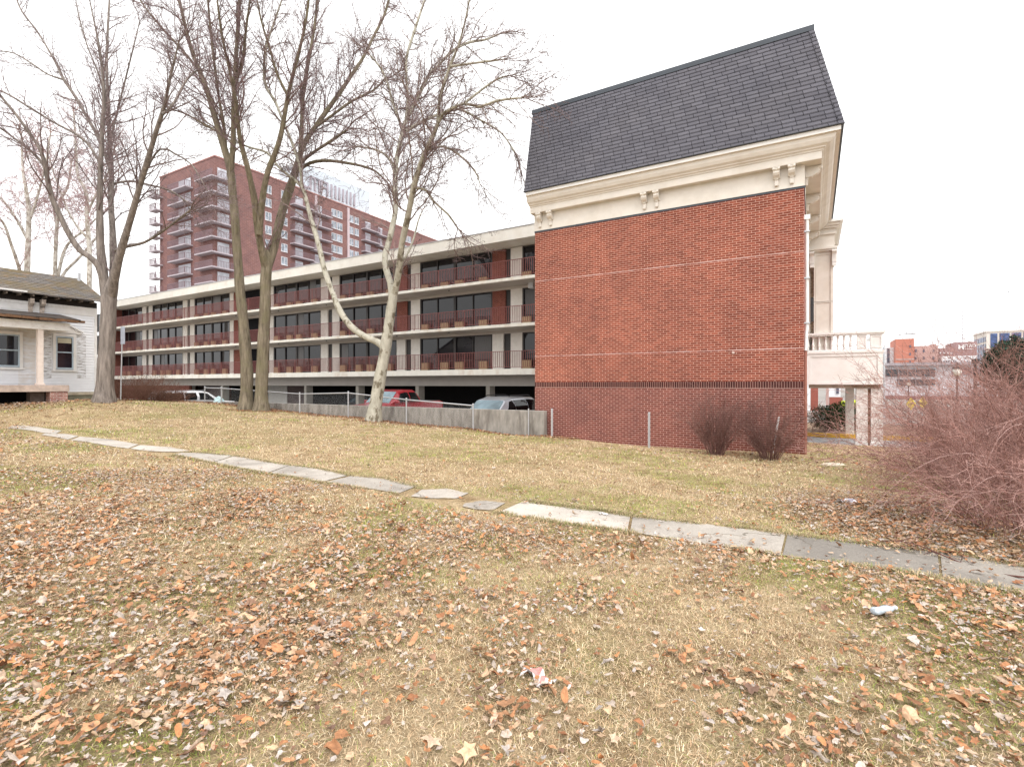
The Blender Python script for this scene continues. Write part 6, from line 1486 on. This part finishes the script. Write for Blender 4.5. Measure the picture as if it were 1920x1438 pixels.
o = m.loft(secs).build('plastic_bag', mat_plain('pale_teal_plastic', (.50, .68, .70), .4)); o.location = (p.x, p.y, gz(p.x, p.y)-.02); tag(o, 'pale blue-green plastic bag on the lawn edge before the white vehicle', 'bag')
# bird far off in the sky
p = P(1891, 547, 55); t = thing('bird', 'tiny dark bird flying in the white sky at the right', 'bird', p); BM = mat_plain('bird_feathers', (.05, .05, .055), .8)
m = MB(); m.loft([[(x, math.cos(a)*rr, math.sin(a)*rr) for a in [i*math.pi/4 for i in range(8)]] for x, rr in ((-.13, .012), (-.08, .035), (0, .05), (.07, .035), (.10, .028), (.13, .02), (.155, .005))])
for s in (1, -1): m.prism([(-.05, s*.03), (.05, s*.03), (.03, s*.16), (-.03, s*.26), (-.06, s*.14)], 'z', .01, .02)
m.prism([(-.12, -.01), (-.2, -.04), (-.2, .04), (-.12, .01)], 'z', -.005, .005); m.build('body', BM, t)
# ------------------------------------------------------------------ light, sky and camera
SUN_EL, SUN_AZ = math.radians(58), math.radians(165)   # overcast: broad weak sun behind the right shoulder
w = bpy.data.worlds.new('World'); scene.world = w; w.use_nodes = True; nt = w.node_tree
bg = nt.nodes['Background']; sky = nt.nodes.new('ShaderNodeTexSky'); sky.sky_type = 'NISHITA'; sky.sun_disc = False
sky.sun_elevation = SUN_EL; sky.sun_rotation = SUN_AZ; sky.air_density = 1.0; sky.dust_density = 6.0; sky.ozone_density = 1.0
hs = nt.nodes.new('ShaderNodeHueSaturation'); hs.inputs['Saturation'].default_value = .06; hs.inputs['Value'].default_value = 1.0
mx = nt.nodes.new('ShaderNodeMix'); mx.data_type = 'RGBA'; mx.inputs[0].default_value = .55; mx.inputs[7].default_value = (13.4, 13.4, 13.4, 1)   # even cloud sheet over the clear-sky gradient
nt.links.new(sky.outputs[0], hs.inputs['Color']); nt.links.new(hs.outputs[0], mx.inputs[6]); nt.links.new(mx.outputs[2], bg.inputs['Color']); bg.inputs['Strength'].default_value = .125
sl = bpy.data.lights.new('sun', 'SUN'); sl.energy = .9; sl.angle = math.radians(30); sl.color = (1, .96, .91)
so = bpy.data.objects.new('sun', sl); COL.objects.link(so)
d = Vector((math.sin(SUN_AZ)*math.cos(SUN_EL), math.cos(SUN_AZ)*math.cos(SUN_EL), math.sin(SUN_EL)))
so.rotation_euler = d.to_track_quat('Z', 'Y').to_euler()
cd = bpy.data.cameras.new('camera'); cam = bpy.data.objects.new('camera', cd); COL.objects.link(cam)
cd.sensor_width = 36; cd.lens = F/1920*36; cd.shift_y = (HY-719)/1920; cd.clip_start = .05; cd.clip_end = 6000
cam.location = (0, 0, E); cam.rotation_euler = (math.pi/2, 0, 0); scene.camera = cam
scene.view_settings.view_transform = 'Standard'; scene.view_settings.look = 'None'; scene.view_settings.gamma = 1; scene.view_settings.exposure = .68
scene.view_settings.use_curve_mapping = False
scene.cycles.max_bounces = 6; scene.cycles.diffuse_bounces = 2; scene.cycles.glossy_bounces = 3; scene.cycles.transparent_max_bounces = 4
scene.cycles.use_denoising = True; scene.cycles.denoiser = 'OPENIMAGEDENOISE'; scene.cycles.denoising_input_passes = 'RGB_ALBEDO_NORMAL'; scene.cycles.denoising_prefilter = 'NONE'; scene.cycles.use_adaptive_sampling = False
